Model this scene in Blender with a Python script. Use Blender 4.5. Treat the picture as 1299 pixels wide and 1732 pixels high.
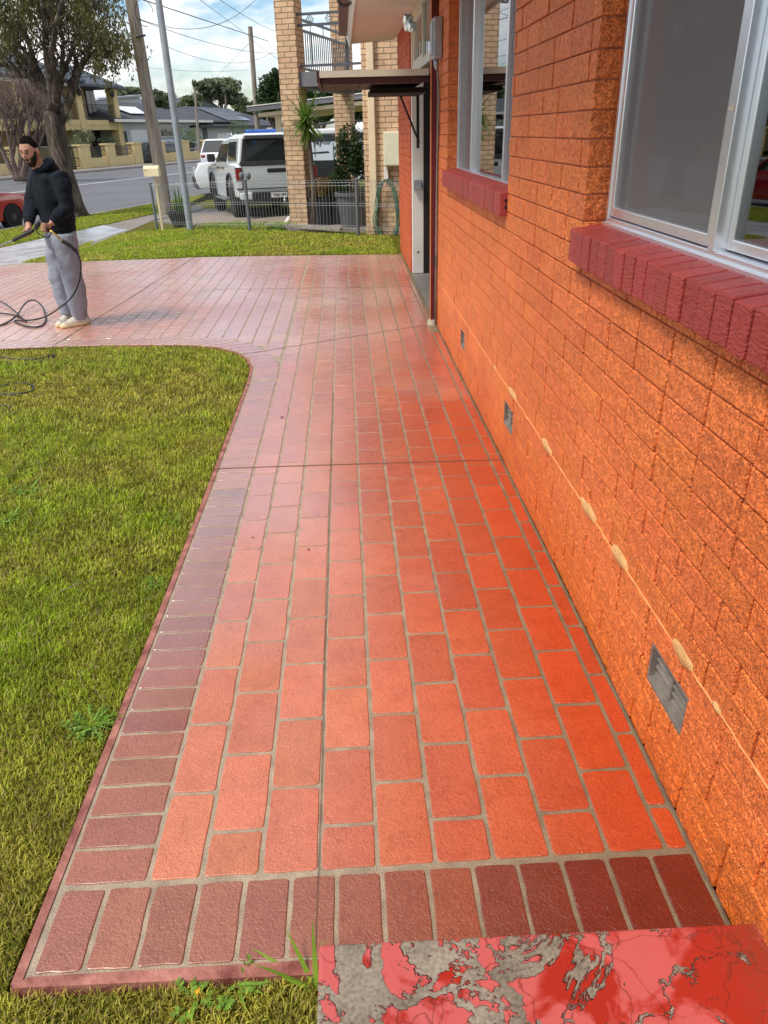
import bpy, math, random
import numpy as np
from mathutils import Vector, Matrix, noise as mnoise
random.seed(7); rng=np.random.default_rng(7)
R=math.radians
for o in list(bpy.data.objects): bpy.data.objects.remove(o)
scene=bpy.context.scene; COL=scene.collection
# ---------------------------------------------------------------- camera
F_PX,PITCH,ROLL,YAW,EYE=1260.0,R(27.1),0.0276,R(2.2),1.68
CX,CY=649.5,866.0
fw=Vector((math.sin(YAW)*math.cos(PITCH),math.cos(YAW)*math.cos(PITCH),-math.sin(PITCH)))
rt=Vector((math.cos(YAW),-math.sin(YAW),0)); dn=fw.cross(rt)
if dn.z>0: dn=-dn
AX=math.cos(ROLL)*rt+math.sin(ROLL)*dn
AY=-math.sin(ROLL)*rt+math.cos(ROLL)*dn
cam=bpy.data.cameras.new('camera'); camo=bpy.data.objects.new('camera',cam); COL.objects.link(camo)
cam.sensor_fit='VERTICAL'; cam.sensor_height=36; cam.lens=F_PX/1732*36; cam.clip_start=.05; cam.clip_end=2000
mw=Matrix.Identity(4)
for i,a in enumerate((AX,-AY,-fw)):
    for j in range(3): mw[j][i]=a[j]
mw[2][3]=EYE; camo.matrix_world=mw; scene.camera=camo
EYEP=Vector((0,0,EYE))
# ---------------------------------------------------------------- world and sun
SUN_EL,SUN_AZ=R(57),R(238)      # azimuth clockwise from +Y : behind and left of the camera
world=bpy.data.worlds.new('World'); scene.world=world; world.use_nodes=True
nt=world.node_tree; nt.nodes.clear()
def wn(t,**k):
    n=nt.nodes.new(t)
    for a,b in k.items(): setattr(n,a,b)
    return n
out=wn('ShaderNodeOutputWorld'); bg=wn('ShaderNodeBackground'); bg.inputs[1].default_value=.12
sky=wn('ShaderNodeTexSky',sky_type='NISHITA',sun_disc=False,sun_elevation=SUN_EL,sun_rotation=SUN_AZ,dust_density=1.2,ozone_density=1.4)
tc=wn('ShaderNodeTexCoord'); mp=wn('ShaderNodeMapping'); mp.inputs['Scale'].default_value=(1,1,2.6); mp.inputs['Location'].default_value=(.35,.1,.2)
n1=wn('ShaderNodeTexNoise'); n1.inputs['Scale'].default_value=3.4; n1.inputs['Detail'].default_value=9; n1.inputs['Roughness'].default_value=.58; n1.inputs['Distortion'].default_value=.35
cr=wn('ShaderNodeValToRGB'); cr.color_ramp.elements[0].position=.455; cr.color_ramp.elements[0].color=(.03,.03,.03,1); cr.color_ramp.elements[1].position=.56
n2=wn('ShaderNodeTexNoise'); n2.inputs['Scale'].default_value=5; n2.inputs['Detail'].default_value=6
cc=wn('ShaderNodeValToRGB'); cc.color_ramp.elements[0].position=.3; cc.color_ramp.elements[0].color=(6.6,6.7,7.0,1); cc.color_ramp.elements[1].position=.62; cc.color_ramp.elements[1].color=(10.6,10.3,9.9,1)
mx=wn('ShaderNodeMix',data_type='RGBA')
L=nt.links.new
L(tc.outputs['Generated'],mp.inputs[0]); L(mp.outputs[0],n1.inputs['Vector']); L(mp.outputs[0],n2.inputs['Vector'])
L(n1.outputs[0],cr.inputs[0]); L(n2.outputs[0],cc.inputs[0]); L(cr.outputs[0],mx.inputs[0]); hs=wn('ShaderNodeHueSaturation'); hs.inputs['Saturation'].default_value=1.35; hs.inputs['Value'].default_value=1.15; L(sky.outputs[0],hs.inputs['Color']); L(hs.outputs[0],mx.inputs[6]); L(cc.outputs[0],mx.inputs[7])
L(mx.outputs[2],bg.inputs[0]); L(bg.outputs[0],out.inputs[0])
sl=bpy.data.lights.new('sun','SUN'); sl.energy=2.7; sl.angle=R(14); sl.color=(1,.94,.84)
so=bpy.data.objects.new('sun',sl); COL.objects.link(so)
sd=Vector((math.sin(SUN_AZ)*math.cos(SUN_EL),math.cos(SUN_AZ)*math.cos(SUN_EL),math.sin(SUN_EL)))
so.rotation_euler=(-sd).to_track_quat('-Z','Y').to_euler(); so.location=sd*30
scene.view_settings.view_transform='Standard'; scene.view_settings.look='None'; scene.view_settings.gamma=1; scene.view_settings.exposure=.34
scene.render.engine='CYCLES'
# ---------------------------------------------------------------- measuring helpers
def ray(x,y): return ((x-CX)*AX+(y-CY)*AY+F_PX*fw).normalized()
KX,KY=-8.31,20.15; DX,DY=.3007,.9537          # kerb line and its direction
def U(x,y): return DY*(x-KX)-DX*(y-KY)
def V(x,y): return DX*(x-KX)+DY*(y-KY)
def XY(u,v): return (KX+DY*u+DX*v, KY-DX*u+DY*v)
def zg(x,y):
    return -.25*min(1,max(0,(8-U(x,y))/5))
def G(x,y,z=None):
    v=ray(x,y)
    if z is not None: return EYEP+v*(z-EYE)/v.z
    p=EYEP+v*(0-EYE)/v.z
    for _ in range(12):
        z=zg(p.x,p.y); p=EYEP+v*(z-EYE)/v.z
    return p
def PY(x,y,Y): v=ray(x,y); return EYEP+v*(Y/v.y)
def PX(x,y,X): v=ray(x,y); return EYEP+v*(X/v.x)
def PU(x,y,u):
    v=ray(x,y); t=(u-U(0,0))/(DY*v.x-DX*v.y); return EYEP+v*t
# ---------------------------------------------------------------- materials
MATS={}
def M(name,col,rough=.6,var=.12,scale=6,bump=.0,bscale=60,metal=0,spec=.5,col2=None,coat=0,detail=4,emit=None,attr=None):
    m=bpy.data.materials.new(name); m.use_nodes=True; t=m.node_tree; b=t.nodes['Principled BSDF']
    b.inputs['Roughness'].default_value=rough; b.inputs['Metallic'].default_value=metal; b.inputs['Specular IOR Level'].default_value=spec; b.inputs['Coat Weight'].default_value=coat
    c=t.nodes.new('ShaderNodeTexCoord'); n=t.nodes.new('ShaderNodeTexNoise'); n.inputs['Scale'].default_value=scale; n.inputs['Detail'].default_value=detail
    t.links.new(c.outputs['Object'],n.inputs['Vector'])
    r=t.nodes.new('ShaderNodeValToRGB'); r.color_ramp.elements[0].position=.3; r.color_ramp.elements[1].position=.7
    a=[max(0,x*(1-var)) for x in col]; z=[min(1,x*(1+var)) for x in (col2 or col)]
    r.color_ramp.elements[0].color=(*a,1); r.color_ramp.elements[1].color=(*z,1)
    t.links.new(n.outputs[0],r.inputs[0]); last=r.outputs[0]
    if attr:
        at=t.nodes.new('ShaderNodeAttribute'); at.attribute_name=attr
        mu=t.nodes.new('ShaderNodeMix'); mu.data_type='RGBA'; mu.blend_type='MULTIPLY'; mu.inputs[0].default_value=1
        t.links.new(last,mu.inputs[6]); t.links.new(at.outputs['Color'],mu.inputs[7]); last=mu.outputs[2]
    t.links.new(last,b.inputs['Base Color'])
    if bump:
        n2=t.nodes.new('ShaderNodeTexNoise'); n2.inputs['Scale'].default_value=bscale; n2.inputs['Detail'].default_value=5
        t.links.new(c.outputs['Object'],n2.inputs['Vector'])
        bp=t.nodes.new('ShaderNodeBump'); bp.inputs['Strength'].default_value=bump; bp.inputs['Distance'].default_value=.01
        t.links.new(n2.outputs[0],bp.inputs['Height']); t.links.new(bp.outputs[0],b.inputs['Normal'])
    MATS[name]=m; return m
class N:
    """tiny node-graph writer"""
    def __init__(s,name):
        s.m=bpy.data.materials.new(name); s.m.use_nodes=True; s.t=s.m.node_tree; s.b=s.t.nodes['Principled BSDF']; s.c=s.t.nodes.new('ShaderNodeTexCoord'); MATS[name]=s.m
    def nd(s,t,**k):
        n=s.t.nodes.new(t)
        for a,b in k.items(): setattr(n,a,b)
        return n
    def l(s,a,b): s.t.links.new(a,b)
    def noise(s,scale,detail=4,dist=0,rough=.5,vec=None,sc=None):
        n=s.nd('ShaderNodeTexNoise'); n.inputs['Scale'].default_value=scale; n.inputs['Detail'].default_value=detail; n.inputs['Distortion'].default_value=dist; n.inputs['Roughness'].default_value=rough
        v=vec or s.c.outputs['Object']
        if sc:
            mp=s.nd('ShaderNodeMapping'); mp.inputs['Scale'].default_value=sc; s.l(v,mp.inputs[0]); v=mp.outputs[0]
        s.l(v,n.inputs['Vector']); return n.outputs[0]
    def ramp(s,f,stops,interp='LINEAR'):
        r=s.nd('ShaderNodeValToRGB'); r.color_ramp.interpolation=interp; e=r.color_ramp.elements
        while len(e)<len(stops): e.new(.5)
        for i,(p,c) in enumerate(stops):
            e[i].position=p; e[i].color=(c,c,c,1) if not isinstance(c,tuple) else (*c,1)
        s.l(f,r.inputs[0]); return r.outputs[0]
    def mix(s,f,a,b,mode='MIX'):
        n=s.nd('ShaderNodeMix',data_type='RGBA',blend_type=mode)
        for i,x in ((0,f),(6,a),(7,b)):
            if hasattr(x,'links') or hasattr(x,'is_linked'): s.l(x,n.inputs[i])
            elif i==0: n.inputs[0].default_value=x
            else: n.inputs[i].default_value=(*x,1)
        return n.outputs[2]
    def math(s,op,a,b=0,clamp=False):
        n=s.nd('ShaderNodeMath',operation=op,use_clamp=clamp)
        for i,x in ((0,a),(1,b)):
            if hasattr(x,'is_linked'): s.l(x,n.inputs[i])
            else: n.inputs[i].default_value=x
        return n.outputs[0]
    def xyz(s,which='Object'):
        n=s.nd('ShaderNodeSeparateXYZ'); s.l(s.c.outputs[which],n.inputs[0]); return n.outputs
    def gxyz(s):
        g=s.nd('ShaderNodeNewGeometry'); n=s.nd('ShaderNodeSeparateXYZ'); s.l(g.outputs['Position'],n.inputs[0]); return n.outputs,g.outputs['Position']
    def attr(s,name):
        n=s.nd('ShaderNodeAttribute'); n.attribute_name=name; return n.outputs['Color']
    def bump(s,h,strength=.5,dist=.01,prev=None):
        n=s.nd('ShaderNodeBump'); n.inputs['Strength'].default_value=strength; n.inputs['Distance'].default_value=dist; s.l(h,n.inputs['Height'])
        if prev: s.l(prev,n.inputs['Normal'])
        return n.outputs[0]
# ---------------------------------------------------------------- mesh builder
class MB:
    def __init__(s): s.v=[];s.f=[];s.m=[];s.c=[];s.T=None;s.mi=0;s.col=(1,1,1)
    def add(s,vs,fs,mi=None,col=None):
        o=len(s.v); 
        if s.T: vs=[s.T@Vector(v) for v in vs]
        s.v+= [tuple(v) for v in vs]
        for f in fs: s.f.append(tuple(o+i for i in f)); s.m.append(s.mi if mi is None else mi); s.c.append(col or s.col)
        return s
    def box(s,x0,x1,y0,y1,z0,z1,mi=None,col=None):
        vs=[(x,y,z) for z in (z0,z1) for x,y in ((x0,y0),(x1,y0),(x1,y1),(x0,y1))]
        return s.add(vs,[(3,2,1,0),(4,5,6,7),(0,1,5,4),(1,2,6,5),(2,3,7,6),(3,0,4,7)],mi,col)
    def bar(s,p,q,w,h=None,mi=None,up=(0,0,1)):
        p=Vector(p);q=Vector(q);d=(q-p).normalized();u=Vector(up)
        if abs(d.dot(u))>.98: u=Vector((0,1,0)) if abs(d.y)<.9 else Vector((1,0,0))
        a=d.cross(u).normalized()*w/2; b=a.cross(d).normalized()*(h or w)/2
        vs=[e+i*a+j*b for e in (p,q) for i,j in ((-1,-1),(1,-1),(1,1),(-1,1))]
        return s.add(vs,[(0,1,2,3),(7,6,5,4),(0,4,5,1),(1,5,6,2),(2,6,7,3),(3,7,4,0)],mi)
    def poly(s,pts,mi=None,col=None): return s.add(pts,[tuple(range(len(pts)))],mi,col)
    def prism(s,pts,z0,z1,mi=None,zf=None,col=None):
        n=len(pts); zf=zf or (lambda x,y:0)
        vs=[(x,y,z1+zf(x,y)) for x,y in pts]+[(x,y,z0+zf(x,y)) for x,y in pts]
        return s.add(vs,[tuple(range(n)),tuple(range(2*n-1,n-1,-1))]+[(i,i+n,(i+1)%n+n,(i+1)%n) for i in range(n)],mi,col)
    def extr(s,pts,d,mi=None):
        """3d polygon extruded by vector d"""
        n=len(pts); d=Vector(d); vs=[Vector(p) for p in pts]; vs=vs+[p+d for p in vs]
        return s.add(vs,[tuple(range(n)),tuple(range(2*n-1,n-1,-1))]+[(i,i+n,(i+1)%n+n,(i+1)%n) for i in range(n)],mi)
    def loft(s,rings,cap=True,mi=None):
        n=len(rings[0]); vs=[p for r in rings for p in r]; fs=[]
        for k in range(len(rings)-1):
            for i in range(n): fs.append((k*n+i,k*n+(i+1)%n,(k+1)*n+(i+1)%n,(k+1)*n+i))
        if cap: fs.append(tuple(range(n-1,-1,-1))); fs.append(tuple((len(rings)-1)*n+i for i in range(n)))
        return s.add(vs,fs,mi)
    def tube(s,pts,r,n=8,mi=None,cap=True,rough=0):
        pts=[Vector(p) for p in pts]; k=len(pts)
        rr=r if isinstance(r,(list,tuple)) else [r]*k
        rings=[]; u=None
        for i,p in enumerate(pts):
            d=(pts[min(k-1,i+1)]-pts[max(0,i-1)])
            if d.length<1e-9: d=Vector((0,0,1))
            d.normalize()
            if u is None: u=d.orthogonal().normalized()
            else:
                u=(u-d*u.dot(d)); u=u.normalized() if u.length>1e-6 else d.orthogonal().normalized()
            w=d.cross(u)
            rings.append([p+(u*math.cos(a)+w*math.sin(a))*rr[i]*(1+random.uniform(-rough,rough)) for a in (2*math.pi*j/n for j in range(n))])
        return s.loft(rings,cap,mi)
    def lathe(s,c,prof,n=16,mi=None,axis=2):
        c=Vector(c); rings=[]
        for r,z in prof:
            ring=[]
            for j in range(n):
                a=2*math.pi*j/n; ca,sa=r*math.cos(a),r*math.sin(a)
                ring.append(c+Vector((ca,sa,z)) if axis==2 else (c+Vector((z,ca,sa)) if axis==0 else c+Vector((sa,z,ca))))
            rings.append(ring)
        return s.loft(rings,True,mi)
    def ell(s,c,r,n=12,k=8,mi=None,rot=None):
        c=Vector(c); rings=[]
        for i in range(k+1):
            t=math.pi*i/k; t=min(max(t,.02),math.pi-.02); ring=[]
            for j in range(n):
                a=2*math.pi*j/n; p=Vector((r[0]*math.sin(t)*math.cos(a),r[1]*math.sin(t)*math.sin(a),-r[2]*math.cos(t)))
                if rot: p=rot@p
                ring.append(c+p)
            rings.append(ring)
        return s.loft(rings,True,mi)
    def build(s,name,mats,parent=None,smooth=False,bevel=0,seg=2,subsurf=0,keep=False,angle=None):
        if not isinstance(mats,(list,tuple)): mats=[mats]
        vs=np.array(s.v,dtype=float).reshape(-1,3)
        if len(vs): lo,hi=vs.min(0),vs.max(0); org=np.array(((lo[0]+hi[0])/2,(lo[1]+hi[1])/2,lo[2]))
        else: org=np.zeros(3)
        if keep: org=np.zeros(3)
        me=bpy.data.meshes.new(name); me.from_pydata((vs-org).tolist(),[],s.f)
        for m in mats: me.materials.append(MATS[m] if isinstance(m,str) else m)
        me.polygons.foreach_set('material_index',s.m)
        if smooth: me.polygons.foreach_set('use_smooth',[True]*len(s.f))
        if any(c!=(1,1,1) for c in s.c):
            ca=me.color_attributes.new('tint','FLOAT_COLOR','CORNER'); arr=[]
            for f,c in zip(s.f,s.c): arr+= [c[0],c[1],c[2],1.0]*len(f)
            ca.data.foreach_set('color',arr)
        me.update()
        o=bpy.data.objects.new(name,me); COL.objects.link(o); o.location=org
        if parent is not None:
            o.parent=parent; o.matrix_parent_inverse=Matrix.Translation(-Vector(parent.location))
        if bevel:
            b=o.modifiers.new('bevel','BEVEL'); b.width=bevel; b.segments=seg; b.limit_method='ANGLE'; b.angle_limit=R(40)
        if subsurf:
            b=o.modifiers.new('sub','SUBSURF'); b.levels=subsurf; b.render_levels=subsurf
        if smooth and angle:
            me.set_sharp_from_angle(angle=R(angle))
        return o
def thing(name,loc,label,cat,group=None):
    o=bpy.data.objects.new(name,None); o.empty_display_size=.2; COL.objects.link(o); o.location=loc
    o['label']=label; o['category']=cat
    if group: o['group']=group
    return o
def tag(o,label,cat,group=None):
    o['label']=label; o['category']=cat
    if group: o['group']=group
    return o
def struct(o): o['kind']='structure'; return o
def stuff(o): o['kind']='stuff'; return o
def dup(root,off,label=None,rz=0,group=None):
    """copy a thing with its parts and sub-parts, moved by off"""
    r=root.copy(); COL.objects.link(r); r.location=Vector(root.location)+Vector(off); r.rotation_euler=(0,0,rz)
    if label: r['label']=label
    if group: r['group']=group
    def rec(a,b):
        for ch in list(a.children):
            c=ch.copy(); COL.objects.link(c); c.parent=b; c.matrix_parent_inverse=ch.matrix_parent_inverse.copy(); rec(ch,c)
    rec(root,r); return r
# ================================================================ ground, road, paving
# lawn soil / grass mat
n=N('lawn_soil'); g,gp=n.gxyz()
a=n.noise(1.3,5,vec=gp); b_=n.noise(38,4,vec=gp); c_=n.noise(220,3,vec=gp)
k1=n.ramp(a,[(.35,(.10,.12,.012)),(.5,(.15,.155,.02)),(.66,(.17,.13,.03))])
k2=n.ramp(b_,[(.35,(.45,.42,.35)),(.62,(1.1,1.1,1.0))])
n.l(n.mix(1.0,k1,k2,'MULTIPLY'),n.b.inputs['Base Color']); n.b.inputs['Roughness'].default_value=.95; n.b.inputs['Specular IOR Level'].default_value=.1
n.l(n.bump(c_,.8,.01,n.bump(b_,.6,.02)),n.b.inputs['Normal'])
n=N('soil'); g,gp=n.gxyz(); b_=n.noise(60,5,vec=gp)
n.l(n.ramp(b_,[(.35,(.03,.022,.012)),(.65,(.10,.075,.03))]),n.b.inputs['Base Color']); n.b.inputs['Roughness'].default_value=.95; n.l(n.bump(b_,.8,.02),n.b.inputs['Normal'])
n=N('asphalt'); g,gp=n.gxyz(); a=n.noise(.35,5,vec=gp); b_=n.noise(90,3,vec=gp)
n.l(n.mix(.35,n.ramp(a,[(.35,(.10,.10,.108)),(.65,(.145,.145,.155))]),n.ramp(b_,[(.4,(.06,.06,.065)),(.6,(.2,.2,.2))])),n.b.inputs['Base Color']); n.b.inputs['Roughness'].default_value=.75; n.l(n.bump(b_,.4,.01),n.b.inputs['Normal'])
n=N('concrete_path'); g,gp=n.gxyz(); a=n.noise(1.2,6,vec=gp); b_=n.noise(70,3,vec=gp)
n.l(n.mix(.4,n.ramp(a,[(.3,(.17,.145,.12)),(.7,(.27,.235,.20))]),n.ramp(b_,[(.35,(.1,.09,.08)),(.65,(.32,.29,.26))])),n.b.inputs['Base Color']); n.b.inputs['Roughness'].default_value=.8; n.l(n.bump(b_,.4,.01),n.b.inputs['Normal'])
n=N('wet_concrete'); g,gp=n.gxyz(); a=n.noise(2.2,6,vec=gp)
n.l(n.ramp(a,[(.35,(.36,.36,.36)),(.65,(.55,.55,.55))]),n.b.inputs['Base Color']); n.l(n.ramp(a,[(.4,.22),(.62,.4)]),n.b.inputs['Roughness']); n.b.inputs['Coat Weight'].default_value=1; n.b.inputs['Coat Roughness'].default_value=.28; n.b.inputs['Coat IOR'].default_value=2.2  # paler than dry concrete: part of the sky reflection is in the colour
M('kerb',(.27,.25,.23),.85,.2,3,.5,50); M('line_paint',(.7,.7,.7),.6,.08); M('gravel',(.28,.23,.18),.9,.35,30,.9,90)
# ground : one sheet to the horizon, draped over the fall towards the street
us=[-900,-300,-60,-20,0,3,8,12,40,300,900]
def gz(u): return -.30 if u<0 else -.25*min(1,max(0,(8-u)/5))-.045
mb=MB(); vs=[]
vl=[-900,-60,-20,0,20,40,80,900]
for v in vl:
    for u in us: x,y=XY(u,v); vs.append((x,y,(gz(u) if u<=0 or u>.01 else 0)-(.13 if -20.05<=u<=0 else 0)-(0 if u>-20.05 and u!=0 else 0)))
nu=len(us); mb.add(vs,[(j*nu+i,j*nu+i+1,(j+1)*nu+i+1,(j+1)*nu+i) for j in range(len(vl)-1) for i in range(nu-1)])
struct(mb.build('ground','lawn_soil',keep=True))
def band(name,u0,u1,v0,v1,z0,z1,mat):
    mb=MB(); p=[XY(u0,v0),XY(u1,v0),XY(u1,v1),XY(u0,v1)]
    mb.prism([*p],z0,z1); return struct(mb.build(name,mat))
band('road',-19.8,-.15,-300,500,-.6,-.385,'asphalt')
band('kerb',-.15,.02,-300,500,-.6,-.248,'kerb')
band('kerb',-19.98,-19.8,-300,500,-.6,-.25,'kerb')
band('far_footpath',-22.4,-19.98,-300,500,-.6,-.256,'concrete_path')
mb=MB(); 
for v0,v1 in ((-100,300),): mb.prism([XY(-11.35,v0),XY(-11.2,v0),XY(-11.2,v1),XY(-11.35,v1)],-.386,-.379)
struct(mb.build('road_centre_line','line_paint'))
def drape(mb,poly,z0,z1):
    """prism over the falling ground; polygon split at the break lines u=8 and u=3"""
    def clip(p,f):
        r=[]
        for i in range(len(p)):
            a,b=p[i],p[(i+1)%len(p)]; fa,fb=f(a),f(b)
            if fa>=0: r.append(a)
            if fa*fb<0: t=fa/(fa-fb); r.append((a[0]+(b[0]-a[0])*t,a[1]+(b[1]-a[1])*t))
        return r
    for lo,hi in ((8,999),(3,8),(-999,3)):
        q=clip(clip(poly,lambda p:U(*p)-lo),lambda p:hi-U(*p))
        if len(q)>2: mb.prism(q,z0,z1,zf=zg)
# footpath between lawn and nature strip, wet where the driveway is being washed
def pt(x,y): p=G(x,y); return (p.x,p.y)
fpR=[pt(145,443),pt(155,410),pt(250,374),(-3.3,24.5)]; fpL=[(-3.55,25.2),pt(250,364),pt(150,386),pt(0,419),(-9.5,14.0)]
u0=U(*pt(155,410)); u1=U(*pt(150,386))
mb=MB(); drape(mb,[pt(30,446),pt(37,446.5),pt(158,408),pt(215,388),pt(175,380),pt(0,419),(-8,12.0)],-.1,-.006); fw_=struct(mb.build('wet_footpath','wet_concrete'))
mb=MB(); drape(mb,[pt(150,418),pt(258,372),pt(345,352),pt(338,346),pt(250,364),pt(150,386)],-.1,-.010); struct(mb.build('footpath','concrete_path'))
mb=MB(); drape(mb,[pt(258,373),pt(352,352),pt(420,352),pt(560,360),pt(560,377),pt(330,378)],-.1,-.014); struct(mb.build('neighbour_driveway','concrete_path'))
mb=MB(); drape(mb,[pt(318,372),pt(345,364),pt(500,366),pt(500,379),pt(322,378)],-.1,-.008); stuff(tag(mb.build('gravel','gravel'),'pale gravel strip behind the low wire fence beside the white pickup','gravel'))
mb=MB(); drape(mb,[pt(485,386),pt(670,390),pt(670,372),pt(490,376)],-.1,.03); struct(mb.build('porch_slab','concrete_path'))
# ---- red stencilled paving
PITX,LY=.1498,.281
LN0=G(540,1475).x         # lane line under the saw cut
n=N('paver'); g,gp=n.gxyz(); tint=n.attr('tint')
a=n.noise(1.1,5,vec=gp); b_=n.noise(9,6,vec=gp,rough=.7); c_=n.noise(170,4,vec=gp); f_=n.noise(48,5,vec=gp,dist=.6)
wetx=n.math('ADD',g[0],n.math('MULTIPLY',n.math('SUBTRACT',a,.5),.9))
wet=n.ramp(n.math('ADD',n.math('MULTIPLY',wetx,.8),.35),[(.18,0),(.85,1)])
dry=(.56,.175,.085); wt=(.47,.058,.012)
col=n.mix(wet,dry,wt); sheen_fade=n.ramp(n.math('ADD',n.math('MULTIPLY',n.ramp(n.math('DIVIDE',g[1],12),[(.35,0),(.6,1)]),.5),n.math('MULTIPLY',n.math('SUBTRACT',n.noise(.55,5,vec=gp),.5),2.0)),[(.2,0),(.65,.55)]); col=n.mix(sheen_fade,col,(.72,.47,.38))  # far paving paled: sky sheen and faded paint mixed into the base colour
col=n.mix(1,col,n.ramp(b_,[(.28,(.84,.80,.80)),(.5,(1,1,1)),(.75,(1.08,1.12,1.15))]),'MULTIPLY')
col=n.mix(1,col,n.ramp(f_,[(.2,(.72,.62,.6)),(.4,(1,1,1))]),'MULTIPLY')
sp=n.nd('ShaderNodeTexVoronoi'); sp.inputs['Scale'].default_value=26; n.l(gp,sp.inputs['Vector'])
col=n.mix(1,col,n.ramp(sp.outputs['Distance'],[(.035,(.25,.2,.18)),(.06,(1,1,1))]),'MULTIPLY')
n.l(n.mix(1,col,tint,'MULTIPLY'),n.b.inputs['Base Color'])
far=n.ramp(n.math('DIVIDE',g[1],12),[(.12,0),(.55,1)])
rg=n.math('ADD',n.ramp(b_,[(.3,.30),(.7,.50)]),n.math('MULTIPLY',wet,-.20)); rg=n.math('ADD',rg,n.math('MULTIPLY',far,-.08),True)
n.l(rg,n.b.inputs['Roughness'])
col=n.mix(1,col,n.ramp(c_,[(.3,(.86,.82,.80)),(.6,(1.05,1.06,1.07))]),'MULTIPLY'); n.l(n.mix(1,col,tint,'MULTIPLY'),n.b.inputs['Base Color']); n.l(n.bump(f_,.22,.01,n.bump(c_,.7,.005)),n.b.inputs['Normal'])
lft=n.ramp(n.math('MULTIPLY',n.math('ADD',g[0],.7),.9),[(0,1),(1,0)]); near_=n.ramp(n.math('DIVIDE',g[1],12),[(.13,0),(.34,1)]); fm=n.math('ADD',n.math('MULTIPLY',far,.62),n.math('MULTIPLY',n.math('MULTIPLY',lft,near_),.6)); film=n.ramp(n.math('ADD',fm,n.math('MULTIPLY',n.math('SUBTRACT',a,.5),.9)),[(.05,.10),(.6,1)]); n.l(film,n.b.inputs['Coat Weight']); n.b.inputs['Coat Roughness'].default_value=.26; n.b.inputs['Coat IOR'].default_value=3.1; n.b.inputs['Specular IOR Level'].default_value=.6
n=N('grout'); g,gp=n.gxyz(); b_=n.noise(14,5,vec=gp); c_=n.noise(260,3,vec=gp)
wet=n.ramp(n.math('ADD',n.math('MULTIPLY',g[0],.8),.35),[(.2,0),(.9,1)])
col=n.mix(wet,(.40,.325,.235),(.22,.165,.095)); col=n.mix(1,col,n.ramp(b_,[(.3,(.7,.66,.62)),(.7,(1.15,1.15,1.1))]),'MULTIPLY'); col=n.mix(1,col,n.ramp(c_,[(.3,(.6,.6,.6)),(.6,(1.15,1.15,1.15))]),'MULTIPLY')
n.l(col,n.b.inputs['Base Color']); n.b.inputs['Roughness'].default_value=.7; n.b.inputs['Coat Weight'].default_value=.25; n.b.inputs['Coat Roughness'].default_value=.3; n.l(n.bump(c_,.7,.004),n.b.inputs['Normal'])
M('joint_dark',(.13,.075,.05),.8,.3,30)
M('slab_edge',(.26,.065,.045),.55,.3,14,.5,60,col2=(.36,.15,.11))
EDGE=[(-.82,1.04),(-.812,1.91),(-.806,2.65),(-.80,3.62),(-.80,5.6),(-.82,5.95),(-.88,6.2),(-1.0,6.43),(-1.2,6.62),(-1.45,6.73),(-2.11,6.83),(-2.65,6.85),(-3.4,6.85),(-9.4,6.95)]
FAR=[(-9.6,12.4)]+[pt(*p) for p in ((35,445),(145,442),(300,437),(450,433),(560,431.5),(668,430))]
FARY=lambda x: float(np.interp(x,[p[0] for p in FAR],[p[1] for p in FAR]))
slab=[(-.815,1.035),(.83,1.0),(.83,7.25),(1.12,7.3),(1.12,10.0),(.83,10.05),(.80,FARY(.8))]
body=[*EDGE]
mbS=MB(); poly=EDGE+[(-9.6,12.4)]+FAR[1:]+[(.83,FARY(.7)),(.83,1.03)]
drape(mbS,poly,-.12,0.0)
# offset of the edge polyline
def offs(pl,d):
    out=[]
    for i,p in enumerate(pl):
        a=Vector(pl[max(0,i-1)]);b=Vector(pl[min(len(pl)-1,i+1)]);t=(b-a).normalized(); nn=Vector((t.y,-t.x)); out.append((p[0]+nn.x*d,p[1]+nn.y*d))
    return out
def rr(c4,r,zt,bev,mb,col,mi=0,zf=zg):
    """rounded, slightly cambered paver from four corners (ccw)"""
    c4=[Vector(c) for c in c4]; cen=sum(c4,Vector((0,0)))/4; top=[]
    for i in range(4):
        p=c4[i]; a=(c4[i-1]-p); b=(c4[(i+1)%4]-p); la,lb=a.length,b.length; q=min(r,la*.4,lb*.4)*random.uniform(.7,1.25); a/=la;b/=lb
        j=Vector((random.uniform(-.0012,.0012),random.uniform(-.0012,.0012)))
        A,B=p+a*q,p+b*q
        for t in (0,.33,.67,1): top.append((1-t)**2*A+2*t*(1-t)*(p)+t*t*B+j)
    # wavy sides
    full=[]
    for i in range(len(top)):
        full.append(top[i])
        if i%4==3:
            nx=top[(i+1)%len(top)]
            for t in (.33,.66): full.append(top[i].lerp(nx,t)+Vector((random.uniform(-.0021,.0021),random.uniform(-.0021,.0021))))
    k=len(full); 
    def ring(s,z): 
        o=[]
        for p in full:
            d=(p-cen).normalized()*s; q=p+d; o.append((q.x,q.y,z+zf(q.x,q.y)))
        return o
    vs=ring(-bev,zt)+ring(0,zt*.72)+ring(bev*.9,-.004)
    fs=[tuple(range(k))]+[(i+k*L_,i+k*(L_+1),(i+1)%k+k*(L_+1),(i+1)%k+k*L_) for L_ in (0,1) for i in range(k)]
    mb.add(vs,fs,mi,col)
def tint(base=(1,1,1),v=.10):
    k=1+random.uniform(-v,v); h=random.uniform(-.05,.05); return (base[0]*k,base[1]*k*(1+h),base[2]*k*(1-h))
mbP=MB(); MAR=(.55,.62,.72)
GR=.0068; BW=.222; IN=.032
inner=offs(EDGE,BW+IN)
INX=[p[0] for p in inner][::-1]; INY=[p[1] for p in inner][::-1]
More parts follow.
